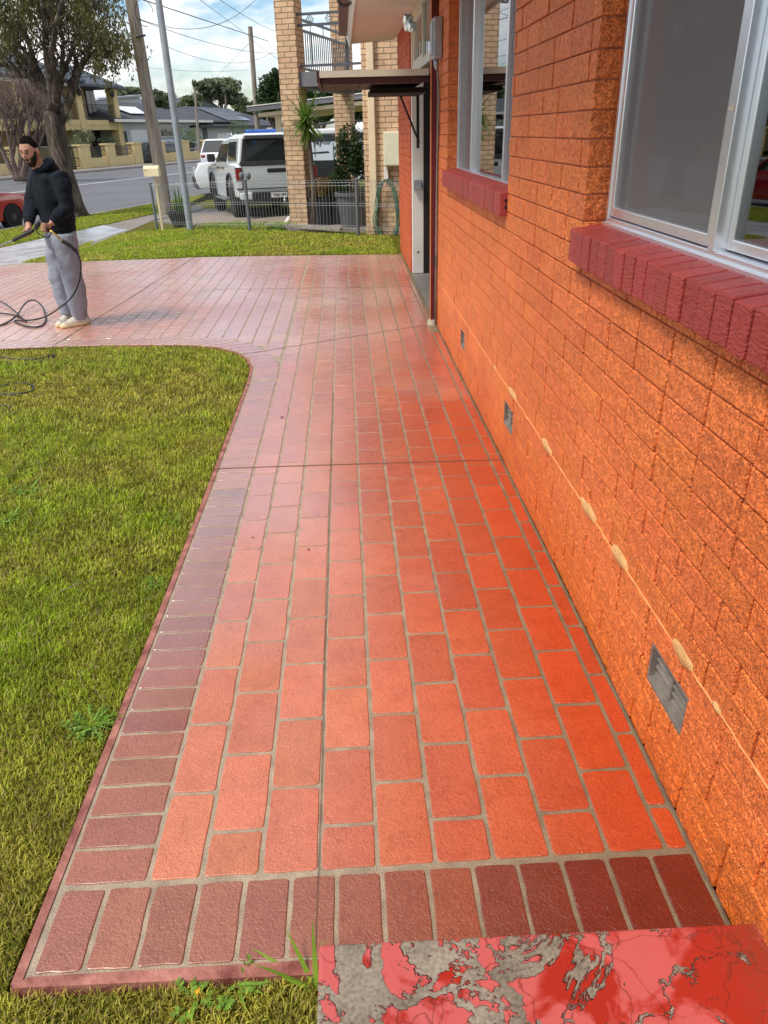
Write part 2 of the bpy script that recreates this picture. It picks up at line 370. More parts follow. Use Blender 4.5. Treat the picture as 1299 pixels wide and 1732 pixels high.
def yin(x):
    return float(np.interp(x,[-9,-3.5,-2.74,-1.9,-1.45,-1.04,-.8,-.62],[7.18,7.17,7.13,7.08,7.01,6.84,6.53,6.06]))
cuts_y=[3.865,]
def lane(x0,x1,ys,ye0,ye1,half,base=(1,1,1)):
    """one lane of running bond between ys(x) and ye"""
    y=-LY*4+1.282+(LY/2 if half else 0)
    while y<13:
        a,b=y,y+LY
        A0,A1=max(a,ys(x0)),max(a,ys(x1)); B0,B1=min(b,ye0),min(b,ye1)
        if B0-A0>.035 and B1-A1>.035:
            col=tint(base)
            rr([(x0+GR,A0+GR),(x1-GR,A1+GR),(x1-GR,B1-GR),(x0+GR,B0-GR)],.012,.0032,.0020,mbP,col)
        y+=LY
for i in range(-62,6):
    x0=LN0+i*PITX; x1=x0+PITX
    if x1<-9: continue
    h_=(i%2==0)
    if x1>-.55: ys=lambda x:1.282
    else: ys=yin
    if -.62<x0<-.5: x0=-.575
    lane(x0,x1,ys,FARY(x0)-.02,FARY(x1)-.02,h_)
lane(LN0+6*PITX,.822,lambda x:1.282,6.9,6.9,True)
lane(LN0+6*PITX,.80,lambda x:7.2,FARY(.77)-.02,FARY(.77)-.02,True)
# maroon soldier border along the near edge
x=-.815+IN
nb=int(round((.83+.785)/.1118)); w=(.822+.785)/nb
for k in range(nb):
    a=-.785+k*w; sh=(0 if a>-.12 else 0)
    rr([(a+GR*.9,1.066),(a+w-GR*.9,1.066-.002),(a+w-GR*.9,1.268),(a+GR*.9,1.268)],.009,.0034,.0022,mbP,tint(MAR if a<.15 else (.52-.22*min(1,(a-.15)/.4),.60-.34*min(1,(a-.15)/.4),.72-.3*min(1,(a-.15)/.4)),.12))
# soldier border along the lawn side and round the corner into the driveway
def along(pl,step):
    out=[];acc=0
    for i in range(len(pl)-1):
        a=Vector(pl[i]);b=Vector(pl[i+1]);l=(b-a).length;t=(b-a)/l
        while acc<l: out.append((a+t*acc,t)); acc+=step
        acc-=l
    return out
y=1.285; st=.1065
while y<5.54:
    e=float(np.interp(y,[p[1] for p in EDGE[:6]],[p[0] for p in EDGE[:6]]))
    rr([(e+IN,y+GR*.8),(-.583,y+GR*.8),(-.583,y+st-GR*.8),(e+IN,y+st-GR*.8)],.007,.0032,.002,mbP,tint(MAR,.12) if y<3.6 else tint((.86,.98,1.0),.1))
    y+=st
# fan round the corner
oc=offs(EDGE,IN)
def smooth_line(pts,m=12):
    o=[]
    for i in range(len(pts)-1):
        p0,p1,p2,p3=[Vector(pts[max(0,min(len(pts)-1,j))]) for j in (i-1,i,i+1,i+2)]
        for k in range(m):
            t=k/m; o.append(.5*((2*p1)+(-p0+p2)*t+(2*p0-5*p1+4*p2-p3)*t*t+(-p0+3*p1-3*p2+p3)*t**3))
    o.append(Vector(pts[-1])); return o
OL=smooth_line([(p[0],p[1]) for p in oc[4:]]); IL=smooth_line([(-.575,5.6),(-.60,6.06),(-.78,6.53),(-1.02,6.84),(-1.43,7.01),(-1.9,7.08),(-2.74,7.13),(-3.4,7.16),(-9.4,7.25)])
def resample(pl,n):
    d=[0]
    for i in range(1,len(pl)): d.append(d[-1]+(pl[i]-pl[i-1]).length)
    o=[];
    for k in range(n+1):
        s=d[-1]*k/n; o.append(Vector((np.interp(s,d,[p.x for p in pl]),np.interp(s,d,[p.y for p in pl]))))
    return o
nn_=82; A=resample(OL,nn_);B=resample(IL,nn_)
for k in range(nn_):
    a0,a1,b0,b1=A[k],A[k+1],B[k],B[k+1]; e=.07
    q=[a0.lerp(b0,.02).lerp(a1.lerp(b1,.02),e),b0.lerp(a0,.03).lerp(b1.lerp(a1,.03),e),b1.lerp(a1,.03).lerp(b0.lerp(a0,.03),e),a1.lerp(b1,.02).lerp(a0.lerp(b0,.02),e)]
    rr(q,.009,.004,.003,mbP,tint((.88,.95,1.0),.08))
# painted rim of the slab
# saw cuts and control joints
def strip(mb,p,q,w,z,mi):
    p=Vector(p);q=Vector(q);n_=max(1,int((q-p).length/.25)); t=(q-p).normalized(); s=Vector((-t.y,t.x))*w/2
    pr=[p.lerp(q,i/n_)+Vector((-t.y,t.x))*random.uniform(-.0015,.0015) for i in range(n_+1)]
    vs=[]
    for a in pr:
        for e in (a-s,a+s): vs.append((e.x,e.y,z+zg(e.x,e.y)))
    mb.add(vs,[(2*i,2*i+1,2*i+3,2*i+2) for i in range(n_)],mi)
for p,q,w in (((LN0-.002,1.05),(LN0-.002,5.2),.0022),((-.80,3.905),(.82,3.86),.008),((-1.0,6.32),(.80,7.22),.009),((-2.72,6.86),(-2.36,FARY(-2.36)-.02),.009),((-1.75,9.44),(.78,9.18),.009),((-5.2,8.9),(-5.4,12),.008)):
    strip(mbP,p,q,w,.0052,1)
# rim: thin red painted strip proud of the grout
ED2=[tuple(Vector(EDGE[i]).lerp(Vector(EDGE[i+1]),k/8)) for i in range(len(EDGE)-1) for k in range(8)]+[EDGE[-1]]
rim_i=offs(ED2,.020)
for i in range(len(ED2)-1):
    a,b,c,d=ED2[i],ED2[i+1],rim_i[i+1],rim_i[i]
    mbS.add([(a[0]-.004,a[1],-.10+zg(*a)),(b[0]-.004,b[1],-.10+zg(*b)),(b[0]-.003,b[1],.004+zg(*b)),(a[0]-.003,a[1],.004+zg(*a)),(c[0],c[1],.0035+zg(*c)),(d[0],d[1],.0035+zg(*d))],[(0,1,2,3),(3,2,4,5)],1)
mbS.add([(-.824,1.031,-.1),(.83,.996,-.1),(.83,1.0,.004),(-.82,1.035,.004),(-.79,1.058,.0035),(.83,1.05,.0035)],[(0,1,2,3),(3,2,5,4)],1)
struct(mbS.build('driveway',['grout','slab_edge'],keep=True))
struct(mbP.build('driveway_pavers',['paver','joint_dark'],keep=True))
# ================================================================ peeling red step
SZ=.115
n=N('peeling_paint'); g,gp=n.gxyz()
a=n.noise(4.6,8,vec=gp,dist=1.5,rough=.55); b_=n.noise(120,4,vec=gp); w_=n.noise(5.5,5,vec=gp,dist=.4,rough=.6)
bias=n.math('MULTIPLY',n.math('SUBTRACT',g[0],.36),-.15)
vein=n.math('ABSOLUTE',n.math('SUBTRACT',n.noise(4.6,6,vec=gp,dist=.45,rough=.62),.5)); pl_=n.math('ADD',n.math('SUBTRACT',.020,vein),n.math('MULTIPLY',n.math('SUBTRACT',a,.5),.22)); pl_=n.math('ADD',pl_,n.math('MULTIPLY',n.math('SUBTRACT',g[0],.38),-.10)); peel=n.ramp(n.math('ADD',pl_,.5),[(.498,0),(.505,1)])
vo=n.nd('ShaderNodeTexVoronoi',feature='DISTANCE_TO_EDGE'); vo.inputs['Scale'].default_value=7
mpn=n.nd('ShaderNodeMix',data_type='RGBA'); mpn.inputs[0].default_value=.12; n.l(gp,mpn.inputs[6]); nz=n.nd('ShaderNodeTexNoise'); nz.inputs['Scale'].default_value=6; nz.inputs['Detail'].default_value=5; n.l(gp,nz.inputs['Vector']); n.l(nz.outputs['Color'],mpn.inputs[7]); n.l(mpn.outputs[2],vo.inputs['Vector'])
crack=n.ramp(vo.outputs['Distance'],[(.0,1),(.012,0)])
w_=n.math('ADD',w_,n.math('MULTIPLY',n.math('SUBTRACT',g[0],.45),.16)); red=n.mix(n.ramp(w_,[(.49,0),(.57,1)]),(.50,.095,.085),(.36,.026,.014))
red=n.mix(n.math('MULTIPLY',crack,.75),red,(.16,.02,.015))
brown_edge=n.ramp(n.math('ADD',g[0],n.math('MULTIPLY',b_,.25)),[(.83,0),(1.0,1)])  # darker brown towards the wall, edge broken by noise
red=n.mix(n.math('MULTIPLY',brown_edge,.6),red,(.12,.06,.03))
conc=n.mix(n.ramp(n.noise(9,5,vec=gp),[(.35,0),(.65,1)]),n.ramp(b_,[(.3,(.10,.085,.055)),(.7,(.22,.18,.13))]),n.ramp(b_,[(.3,(.20,.17,.12)),(.7,(.36,.31,.24))]))
n.l(n.mix(peel,red,conc),n.b.inputs['Base Color'])
rr_=n.ramp(w_,[(.50,.45),(.55,.06)]); n.l(n.mix(peel,rr_,(.75,.75,.75)),n.b.inputs['Roughness'])
hh=n.mix(peel,(1,1,1),(0,0,0)); n.l(n.bump(hh,1,.012,n.bump(b_,.2,.003)),n.b.inputs['Normal'])
mb=MB(); 
pts=[(-.128,1.018),(.832,1.004),(.832,.35),(-.128,.35)][::-1]
mb.prism(pts,-.05,SZ)
st_=tag(mb.build('doorstep','peeling_paint',bevel=.008,seg=3),'red painted concrete step with peeling paint and puddles at the foot of the orange wall','step')
# ================================================================ our house
H=thing('brick_house',(.83,4,0),'single storey house of textured bricks painted orange with dark red brick window sills','house')
WX0,CO=.83,.0862
n=N('orange_brick'); g,gp=n.gxyz(); tint_=n.attr('tint')
worm=n.noise(70,3,vec=gp,dist=1.1,rough=.55); fine=n.noise(260,3,vec=gp); lg=n.noise(1.7,4,vec=gp); md=n.noise(22,4,vec=gp,rough=.6)
ww=n.math('ABSOLUTE',n.math('SUBTRACT',worm,.5)); gro=n.ramp(ww,[(0,0),(.035,1)])
lowz=n.ramp(n.math('ADD',g[2],n.math('MULTIPLY',n.math('SUBTRACT',lg,.5),.35)),[(.0,1),(.34,0)])
col=n.mix(lowz,(.86,.215,.050),(.84,.175,.02))
yellow=n.ramp(n.math('ADD',g[1],n.math('MULTIPLY',md,.5)),[(0,(1,1,1)),(1,(1,1,1))])
col=n.mix(1,col,n.ramp(lg,[(.3,(.93,.88,.84)),(.7,(1.05,1.10,1.12))]),'MULTIPLY')
col=n.mix(1,col,n.ramp(gro,[(0,(.85,.74,.66)),(1,(1.03,1.03,1.03))]),'MULTIPLY')  # crease shade and grime of the grooves painted into the colour
n.l(n.mix(1,col,tint_,'MULTIPLY'),n.b.inputs['Base Color']); n.l(n.ramp(lowz,[(0,.5),(1,.3)]),n.b.inputs['Roughness'])
n.l(n.bump(gro,.85,.010,n.bump(md,.8,.03,n.bump(fine,.45,.004))),n.b.inputs['Normal'])
M('orange_mortar',(.34,.09,.045),.6,.2,20,.4,80,col2=(.48,.17,.10))
M('pink_mortar',(.82,.30,.10),.55,.15,20,.5,90)
M('yellow_mortar',(.72,.40,.15),.8,.18,30,.9,140)
n=N('sill_brick'); g,gp=n.gxyz(); w1=n.noise(55,4,vec=gp,sc=(1,1,3.2)); f1=n.noise(260,3,vec=gp); tt=n.attr('tint')
nrm=n.nd('ShaderNodeNewGeometry'); 
n.l(n.mix(1,n.ramp(w1,[(.3,(.29,.030,.026)),(.7,(.41,.056,.046))]),tt,'MULTIPLY'),n.b.inputs['Base Color']); n.b.inputs['Roughness'].default_value=.42; n.l(n.bump(w1,.7,.008,n.bump(f1,.7,.004)),n.b.inputs['Normal'])
M('sill_mortar',(.10,.012,.012),.6,.2,30,.3)
n=N('aluminium'); n.b.inputs['Metallic'].default_value=.85; n.b.inputs['Base Color'].default_value=(.86,.89,.93,1); n.b.inputs['Roughness'].default_value=.30; n.l(n.bump(n.noise(90,3,sc=(1,1,.05)),.12,.002),n.b.inputs['Normal'])
M('cream_paint',(.62,.56,.44),.5,.06,5); M('white_paint',(.72,.70,.64),.5,.08,5,.1); M('maroon_paint',(.11,.012,.018),.35,.15,4); M('maroon_dark',(.05,.010,.010),.5,.15,4)
M('black_iron',(.012,.012,.014),.45,.2); M('dark_void',(.010,.009,.009),.8,.1); M('vent_metal',(.17,.145,.12),.55,.25,20,.4,60)
M('soffit',(.62,.50,.42),.7,.08,3); M('galv',(.34,.37,.40),.45,.12,12,.15,40,metal=.35)
def glass_mat(name,tr=(.85,.9,.9),rough=.01,ior=1.55,boost=0):
    m=bpy.data.materials.new(name); m.use_nodes=True; t=m.node_tree; t.nodes.remove(t.nodes['Principled BSDF']); o=t.nodes['Material Output']
    gl=t.nodes.new('ShaderNodeBsdfGlossy'); gl.inputs['Roughness'].default_value=rough; gl.inputs['Color'].default_value=(.9,.92,.95,1)
    tp=t.nodes.new('ShaderNodeBsdfTransparent'); tp.inputs['Color'].default_value=(*tr,1); fr=t.nodes.new('ShaderNodeFresnel'); fr.inputs['IOR'].default_value=ior
    mxs=t.nodes.new('ShaderNodeMixShader'); ad=t.nodes.new('ShaderNodeMath'); ad.operation='ADD'; ad.use_clamp=True; ad.inputs[1].default_value=boost
    t.links.new(fr.outputs[0],ad.inputs[0]); t.links.new(ad.outputs[0],mxs.inputs[0]); t.links.new(tp.outputs[0],mxs.inputs[1]); t.links.new(gl.outputs[0],mxs.inputs[2]); t.links.new(mxs.outputs[0],o.inputs[0]); MATS[name]=m
glass_mat('window_glass',boost=.10); glass_mat('tinted_glass',(.10,.12,.12),boost=.08)
def screen_mat(name,col,alpha):
    m=bpy.data.materials.new(name); m.use_nodes=True; t=m.node_tree; b=t.nodes['Principled BSDF']; b.inputs['Base Color'].default_value=(*col,1); b.inputs['Alpha'].default_value=alpha; b.inputs['Roughness'].default_value=.7; MATS[name]=m
screen_mat('fly_screen',(.30,.28,.28),.34)
M('curtain',(.80,.64,.66),.85,.1,3,.1,20); M('curtain_dark',(.12,.12,.12),.9,.1)
# openings (y0,y1,z0,z1)
W1=(.80,2.752,1.31,2.72); W2=(4.08,6.52,1.31,2.72); VENTS=[(1.46,1.71,.214,.344),(3.68,3.905,.214,.344),(5.38,5.60,.214,.344)]
OPEN=[W1,W2]+VENTS
WEND=7.17; WTOP=2.80; WBEG=.2
def brickrun(mb,y0,y1,zs,ze,openings,length=.24,course=CO,x0=WX0,x1=WX0+.105,gap=.0048,bed=.0045,tv=.07,colr=(1,1,1)):
    k=int(math.floor(zs/course))
    while k*course<ze:
        za,zb=max(zs,k*course),min(ze,(k+1)*course); k+=1
        if zb-za<.02: continue
        cuts=sorted({y0,y1}|{o[i] for o in openings for i in (0,1) if o[2]<zb-.01 and o[3]>za+.01 and y0<o[i]<y1})
        y=y0-length+(length/2 if k%2 else 0)+random.uniform(-.008,.008); marks=[]
        while y<y1: marks.append(y); y+=length*(1 if random.random()<.93 else .5)
        for s,e in zip(cuts[:-1],cuts[1:]):
            mid=(s+e)/2
            sub=[(za,zb)]
            for o in openings:
                if o[0]<mid<o[1]:
                    nz=[]
                    for a,b in sub:
                        if o[3]<=a or o[2]>=b: nz.append((a,b)); continue
                        if o[2]>a+.012: nz.append((a,o[2]))
                        if o[3]<b-.012: nz.append((o[3],b))
                    sub=nz
            bs=[s]+[m_ for m_ in marks if s+.03<m_<e-.03]+[e]
            for a,b in zip(bs[:-1],bs[1:]):
                for q,w_ in sub:
                    d=random.uniform(-.0025,.0025); c=tint(colr,tv)
                    mb.box(x0+d,x1,a+(gap if a!=s else 0),b-(gap if b!=e else 0),q+bed*.5,w_-bed*.5,0,c)
mb=MB(); brickrun(mb,WBEG,WEND,0.0,WTOP,OPEN)
wall=mb.build('wall','orange_brick',H,bevel=.0035,seg=2)
# mortar core
def cells(mb,x0,x1,y0,y1,z0,z1,ops,mi=0):
    ys=sorted({y0,y1}|{v for o in ops for v in o[:2] if y0<v<y1}); zs=sorted({z0,z1}|{v for o in ops for v in o[2:] if z0<v<z1})
    for a,b in zip(ys[:-1],ys[1:]):
        for c,d in zip(zs[:-1],zs[1:]):
            if any(o[0]<(a+b)/2<o[1] and o[2]<(c+d)/2<o[3] for o in ops): continue
            mb.box(x0,x1,a,b,c,d,mi)
MOPEN=[(a-.005,b+.005,c-.005,d+.005) for a,b,c,d in OPEN]
mb=MB(); cells(mb,WX0+.009,WX0+.10,WBEG+.004,WEND-.004,0,WTOP-.004,MOPEN)
mb.build('mortar','orange_mortar',H)
# inner leaf: closes the wall body behind the bricks
mb=MB(); cells(mb,WX0+.13,WX0+.24,WBEG,WEND,0,WTOP,[W1,W2]); mb.box(WX0+.24,8,WBEG-.1,WBEG,0,WTOP); mb.box(WX0+.24,8,WEND-.1,WEND-.004,0,WTOP); mb.box(2.9,3.0,WBEG,WEND-.1,0,WTOP); mb.box(WX0+.24,2.9,WBEG,WEND-.1,WTOP-.05,WTOP-.002)
mb.build('inner_wall','white_paint',H)
# old mortar bead and its pale patches
zb=.4375
mb=MB(); pr=[(WX0-.0015-.0035*mnoise.noise((0,i*.9,3)),WBEG+(WEND-WBEG)*i/160,zb+.004*mnoise.noise((0,i*.35,9))) for i in range(161)]
mb.tube(pr,[.0032+.0032*mnoise.noise((5,i*.7,1)) for i in range(161)],6); mb.build('mortar_bead','pink_mortar',H,smooth=True)
for (px,py,l,hh_) in ((838,622,.05,.014),(866,670,.20,.026),(926,752,.20,.026),(995,862,.24,.024),(1048,938,.17,.026),(1156,1108,.16,.026),(1215,1190,.05,.012)):
    c=PX(px,py,WX0); c.z=zb+.004; mb=MB()
    ring=[]; K=22
    for j in range(K):
        a=2*math.pi*j/K; r_=1+.35*mnoise.noise((c.y*3,math.cos(a)*1.6,math.sin(a)*1.6)); ring.append((c.y+l/2*math.cos(a)*r_,c.z+hh_*math.sin(a)*r_))
    vs=[(WX0-.0075,c.y,c.z)]+[(WX0-.0060,c.y+(y-c.y)*.7,c.z+(z-c.z)*.7) for y,z in ring]+[(WX0+.004,y,z) for y,z in ring]
    fs=[(0,1+(j+1)%K,1+j) for j in range(K)]+[(1+j,1+(j+1)%K,1+K+(j+1)%K,1+K+j) for j in range(K)]
    mb.add(vs,fs)
    mb.build('mortar_patch','yellow_mortar',H,smooth=True)
# skirting of wet mortar where the wall meets the slab
mb=MB(); pr=[(WX0-.004+.004*mnoise.noise((1,i*.8,3)),1.0+(WEND-1.0)*i/140,.004) for i in range(141)]; mb.tube(pr,.0028,5)
mb.build('wall_joint','joint_dark',H,smooth=True)
# vents
for i,(a,b,c,d) in enumerate(VENTS):
    mb=MB(); t=.010
    mb.box(WX0+.004,WX0+.09,a,a+t,c,d); mb.box(WX0+.004,WX0+.09,b-t,b,c,d); mb.extr([(WX0+.002,a+t,c),(WX0+.09,a+t,c),(WX0+.09,a+t,c+.04),(WX0+.004,a+t,c+.012)],(0,b-a-2*t,0)); mb.box(WX0+.004,WX0+.09,a+t,b-t,d-t,d); mb.box(WX0+.085,WX0+.09,a+t,b-t,c+.03,d-t)
    mb.box(WX0+.018,WX0+.05,(a+b)/2-.004,(a+b)/2+.004,c+t,d-t)
    vt=mb.build('vent','vent_metal',H,bevel=.0015)
    mb=MB()
    for k in range(4):
        z=c+.030+k*.026
        mb.extr([(WX0+.020,a+t,z-.008),(WX0+.048,a+t,z+.008),(WX0+.051,a+t,z+.004),(WX0+.023,a+t,z-.012)],(0,b-a-2*t,0))
    mb.build('louvre','vent_metal',vt)
# windows
def sill(y0,y1,zt,zb_,win):
    mb=MB(); nbk=int(round((y1-y0)/.0835)); w=(y1-y0)/nbk
    for k in range(nbk):
        a=y0+k*w; dx=random.uniform(-.003,.003); dz=random.uniform(-.002,.002)
        vs=[(.7875+dx,a+.0045,zb_+dz),(.92,a+.0045,zb_+dz+.0),(.92,a+.0045,zt+.018),(.7875+dx,a+.0045,zt+dz)]
        mb.extr(vs,(0,w-.009,0)); mb.c[-6:]=[tint((1,1,1),.13)]*6
    s=mb.build('sill','sill_brick',win,bevel=.004,seg=2)
    mb=MB(); mb.extr([(.7965,y0+.006,zb_+.006),(.915,y0+.006,zb_+.006),(.915,y0+.006,zt+.008),(.7965,y0+.006,zt-.008)],(0,y1-y0-.008,0)); mb.build('sill_mortar','sill_mortar',win)
def frame_rect(mb,x0,x1,a,b,c,d,t):
    mb.box(x0,x1,a,a+t,c,d); mb.box(x0,x1,b-t,b,c,d); mb.box(x0,x1,a+t,b-t,c,c+t); mb.box(x0,x1,a+t,b-t,d-t,d)
def curtain(win,y0,y1,z0,z1,x,mat,amp=.02,wl=.09):
    mb=MB(); n_=int((y1-y0)/.008)+2; vs=[]
    for i in range(n_):
        y=y0+(y1-y0)*i/(n_-1); dx=amp*math.sin(y/wl*6.283+.6*math.sin(y*9)); vs+=[(x+dx,y,z0),(x+dx*.8,y,z1)]
    mb.add(vs,[(2*i,2*i+2,2*i+3,2*i+1) for i in range(n_-1)]); o=mb.build('curtain',mat,win,smooth=True); o.modifiers.new('s','SOLIDIFY').thickness=.002
Z0=1.375
# window 1
w1=MB(); frame_rect(w1,.905,.955,W1[0]+.004,W1[1]-.018,Z0,W1[3]-.004,.020); w1.box(.893,.906,W1[0]+.004,W1[1]-.018,Z0-.012,Z0+.006); w1.box(.900,.945,1.885,1.915,Z0+.02,W1[3]-.024)
w1=w1.build('window','aluminium',H,bevel=.002)
mb=MB(); frame_rect(mb,.910,.930,1.922,2.712,Z0+.024,W1[3]-.026,.030); mb.build('sash','aluminium',w1,bevel=.003)
mb=MB(); frame_rect(mb,.932,.950,W1[0]+.026,1.883,Z0+.024,W1[3]-.026,.026); mb.build('sash','aluminium',w1,bevel=.003)
mb=MB(); mb.box(.9195,.9205,1.95,2.684,Z0+.052,W1[3]-.055); mb.build('fly_screen','fly_screen',w1)
mb=MB(); mb.box(.938,.943,W1[0]+.05,1.86,Z0+.048,W1[3]-.05); mb.box(.938,.943,1.92,2.715,Z0+.03,W1[3]-.03); mb.build('pane','window_glass',w1)
mb=MB(); mb.box(.896,.902,1.892,1.908,1.70,1.712); mb.box(.899,.910,1.905,1.925,1.703,1.709); mb.build('latch','cream_paint',w1)
sill(.70,2.752,1.356,1.25,w1)
curtain(w1,2.32,2.70,1.36,2.74,.985,'curtain'); curtain(w1,1.90,2.14,1.36,2.74,.985,'curtain'); curtain(w1,1.2,1.80,1.36,2.74,1.05,'curtain'); curtain(w1,.85,1.1,1.36,2.74,1.05,'curtain_dark')
# window 2
w2=MB(); frame_rect(w2,.905,.955,W2[0]+.004,W2[1]-.004,Z0,W2[3]-.004,.030); w2.box(.893,.906,W2[0]+.004,W2[1]-.004,Z0-.012,Z0+.008)
for y in (5.80,4.62): w2.box(.903,.95,y-.017,y+.017,Z0+.03,W2[3]-.034)
w2=w2.build('window','aluminium',H,bevel=.002)
mb=MB(); mb.box(.938,.943,W2[0]+.03,W2[1]-.03,Z0+.03,W2[3]-.035); mb.build('pane','window_glass',w2)
mb=MB(); mb.box(.924,.925,5.82,W2[1]-.034,Z0+.03,W2[3]-.035); mb.build('fly_screen','fly_screen',w2)
mb=MB(); mb.box(.924,.925,W2[0]+.034,4.60,Z0+.03,W2[3]-.035); mb.build('fly_screen','fly_screen',w2)
curtain(w2,4.2,6.45,1.36,2.74,1.05,'curtain',.018,.06)
sill(4.068,6.50,1.385,1.275,w2)
# holes seen in the end of the sill brick
mb=MB(); 
for z in (1.315,1.345): mb.lathe((.825,4.0665,z),[(.001,0),(.010,0),(.010,.001)],10,axis=1)
mb.build('core_hole','dark_void',w2)
# eave over the near wall
mb=MB(); mb.box(.20,.829,-1.0,7.62,2.80,2.815); mb.build('soffit','soffit',H)
mb=MB(); mb.box(.17,.20,-1.0,7.65,2.75,2.95); mb.box(.08,.17,-1.0,7.65,2.87,2.96); mb.build('gutter','maroon_paint',H)
mb=MB(); mb.extr([(.08,-1.0,2.97),(4.3,-1.0,4.5),(8.4,-1.0,2.97)],(0,13.6,0)); mb.build('roof','maroon_dark',H)
# ================================================================ porch, far wall and awning of our house
mb=MB(); brickrun(mb,10.10,12.15,0.01,2.98,[],tv=.06,colr=(.78,.58,.66)); mb.build('porch_wall','orange_brick',H,bevel=.0035)  # same brick; its shade is put into a darker, redder tint
mb=MB(); mb.box(WX0+.009,WX0+.13,10.104,12.146,0,2.97); mb.box(WX0+.13,8,12.0,12.14,0,2.97); mb.build('porch_wall_core','orange_mortar',H)
mb=MB(); mb.box(1.30,1.36,WEND,10.1,.05,2.2); mb.build('dark_doorway','dark_void',H)
mb=MB(); mb.box(WX0+.006,1.30,WEND+.004,10.10,-.05,.015); mb.build('threshold','concrete_path',H)
mb=MB(); mb.box(.845,.985,10.0,10.09,.02,2.2); dj=mb.build('door_jamb','white_paint',H,bevel=.004)
for z in (.28,1.02,1.62):
    mb=MB(); mb.lathe((.915,9.998,z),[(.001,0),(.013,0),(.013,.003)],10,axis=1); mb.build('screw','dark_void',dj)
mb=MB(); mb.box(.86,.95,9.94,9.998,1.02,1.13); mb.build('latch_plate','galv',dj)
mb=MB(); mb.box(.985,1.3,10.0,10.09,.02,2.2); mb.build('door_side','dark_void',H)
# highlight window over the awning
mb=MB()
def frx(mb,a,b,c,d,t,x0=.835,x1=.90): frame_rect(mb,x0,x1,a,b,c,d,t)
frx(mb,7.5,9.93,2.24,2.86,.075); frx(mb,8.75,9.85,2.315,2.785,.05,.85,.89); hw=mb.build('highlight_window','cream_paint',H,bevel=.004)
mb=MB(); mb.box(.872,.876,7.58,9.84,2.3,2.8); mb.build('pane','window_glass',hw)
mb=MB(); mb.box(.93,.94,7.5,9.93,2.24,2.86); mb.build('blind','cream_paint',hw)
mb=MB(); mb.box(WX0,.95,WEND+.01,10.09,2.86,2.97); mb.build('lintel','cream_paint',H)
M('old_concrete',(.42,.36,.26),.85,.25,20,.6,80)
# maroon post at the wall end with its rusty shoe
mb=MB(); mb.box(.772,.862,7.19,7.275,.045,2.8); po=mb.build('porch_post','maroon_paint',H,bevel=.004)
mb=MB(); mb.box(.7685,.775,7.186,7.195,.05,2.8); mb.build('edge_flashing','pink_mortar',po)
mb=MB(); mb.lathe((.80,7.22,0),[(.060,0),(.055,.015),(.05,.03),(.045,.05)],14); mb.box(.75,.84,7.19,7.26,.0,.018); mb.build('post_shoe','old_concrete',po,smooth=True,angle=40)
# awning
mb=MB(); mb.box(-.165,.77,7.36,7.40,2.095,2.145); mb.extr([(-.165,7.40,2.145),(.84,7.40,2.145),(.84,9.2,2.17),(-.165,9.2,2.17)],(0,0,-.012)); aw=mb.build('awning','cream_paint',H)
mb=MB()
for k in range(8): a=-.155+k*.118; mb.box(a,a+.112,7.41,9.15,2.072,2.09)
mb.box(-.155,.80,7.402,7.42,2.045,2.094); mb.build('awning_lining','maroon_dark',aw)
mb=MB(); mb.box(-.19,-.165,7.36,9.2,2.06,2.15); mb.build('barge_board','maroon_dark',aw)
mb=MB(); mb.bar((.62,9.0,2.05),(.84,9.0,1.55),.02,.02); mb.bar((.60,9.0,2.05),(.84,9.0,2.05),.03,.03); mb.bar((.825,9.0,2.05),(.825,9.0,1.5),.03,.03); mb.build('awning_bracket','black_iron',aw)
mb=MB(); mb.box(.30,.84,8.2,9.1,2.0,2.045); mb.build('awning_beam','dark_void',aw)
# upper eave of the far part
mb=MB(); mb.extr([(.83,12.6,2.84),(.20,13.3,2.86),(.20,8.6,2.86),(.83,8.6,2.84)],(0,0,.015)); mb.build('porch_soffit','soffit',H)
mb=MB(); mb.extr([(.20,8.4,2.83),(.185,8.4,2.83),(.06,8.4,3.15),(.20,8.4,3.15)],(0,4.95,0)); mb.build('porch_fascia','white_paint',H)
mb=MB(); mb.box(.03,.16,8.5,12.9,2.93,3.10); mb.build('porch_gutter','maroon_paint',H)
mb=MB(); mb.extr([(.40,7.30,2.80),(.775,7.30,2.66),(.83,7.30,2.66),(.83,7.30,2.80)],(0,.10,0)); mb.build('gable_board','maroon_paint',H)
# crumpled foil bag of wires under the eave
mb=MB(); 
for k in range(7): mb.ell((.70+.035*random.uniform(-1,1),8.5+.06*random.uniform(-1,1),2.60+.05*random.uniform(-1,1)),(.035,.04,.05),7,5,rot=Matrix.Rotation(random.uniform(0,3),3,'X'))
mb.build('foil_wrap','aluminium',H)
# meter junction box
mb=MB(); mb.box(.755,.828,6.86,7.05,2.18,2.46); jb=mb.build('junction_box','galv',H,bevel=.012,seg=3)
mb=MB(); mb.box(.742,.757,6.88,7.03,2.21,2.43); mb.build('box_cover','galv',jb,bevel=.01)
mb=MB(); mb.lathe((.79,6.97,2.11),[(.012,0),(.022,.03),(.022,.07)],10); mb.build('cable_gland','galv',jb,smooth=True)
mb=MB(); mb.tube([(.80,6.98,2.12),(.812,7.0,2.0),(.815,7.04,1.8),(.815,7.08,1.2),(.815,7.11,.6),(.815,7.12,.02)],.010,8); mb.tube([(.80,6.95,2.12),(.815,6.97,1.9),(.815,7.06,1.5),(.815,7.09,.6),(.815,7.10,.02)],.006,6); mb.build('conduit','vent_metal',H,smooth=True)
mb=MB(); mb.box(.80,.83,7.10,7.15,.56,.66); mb.build('cable_clip','black_iron',H)
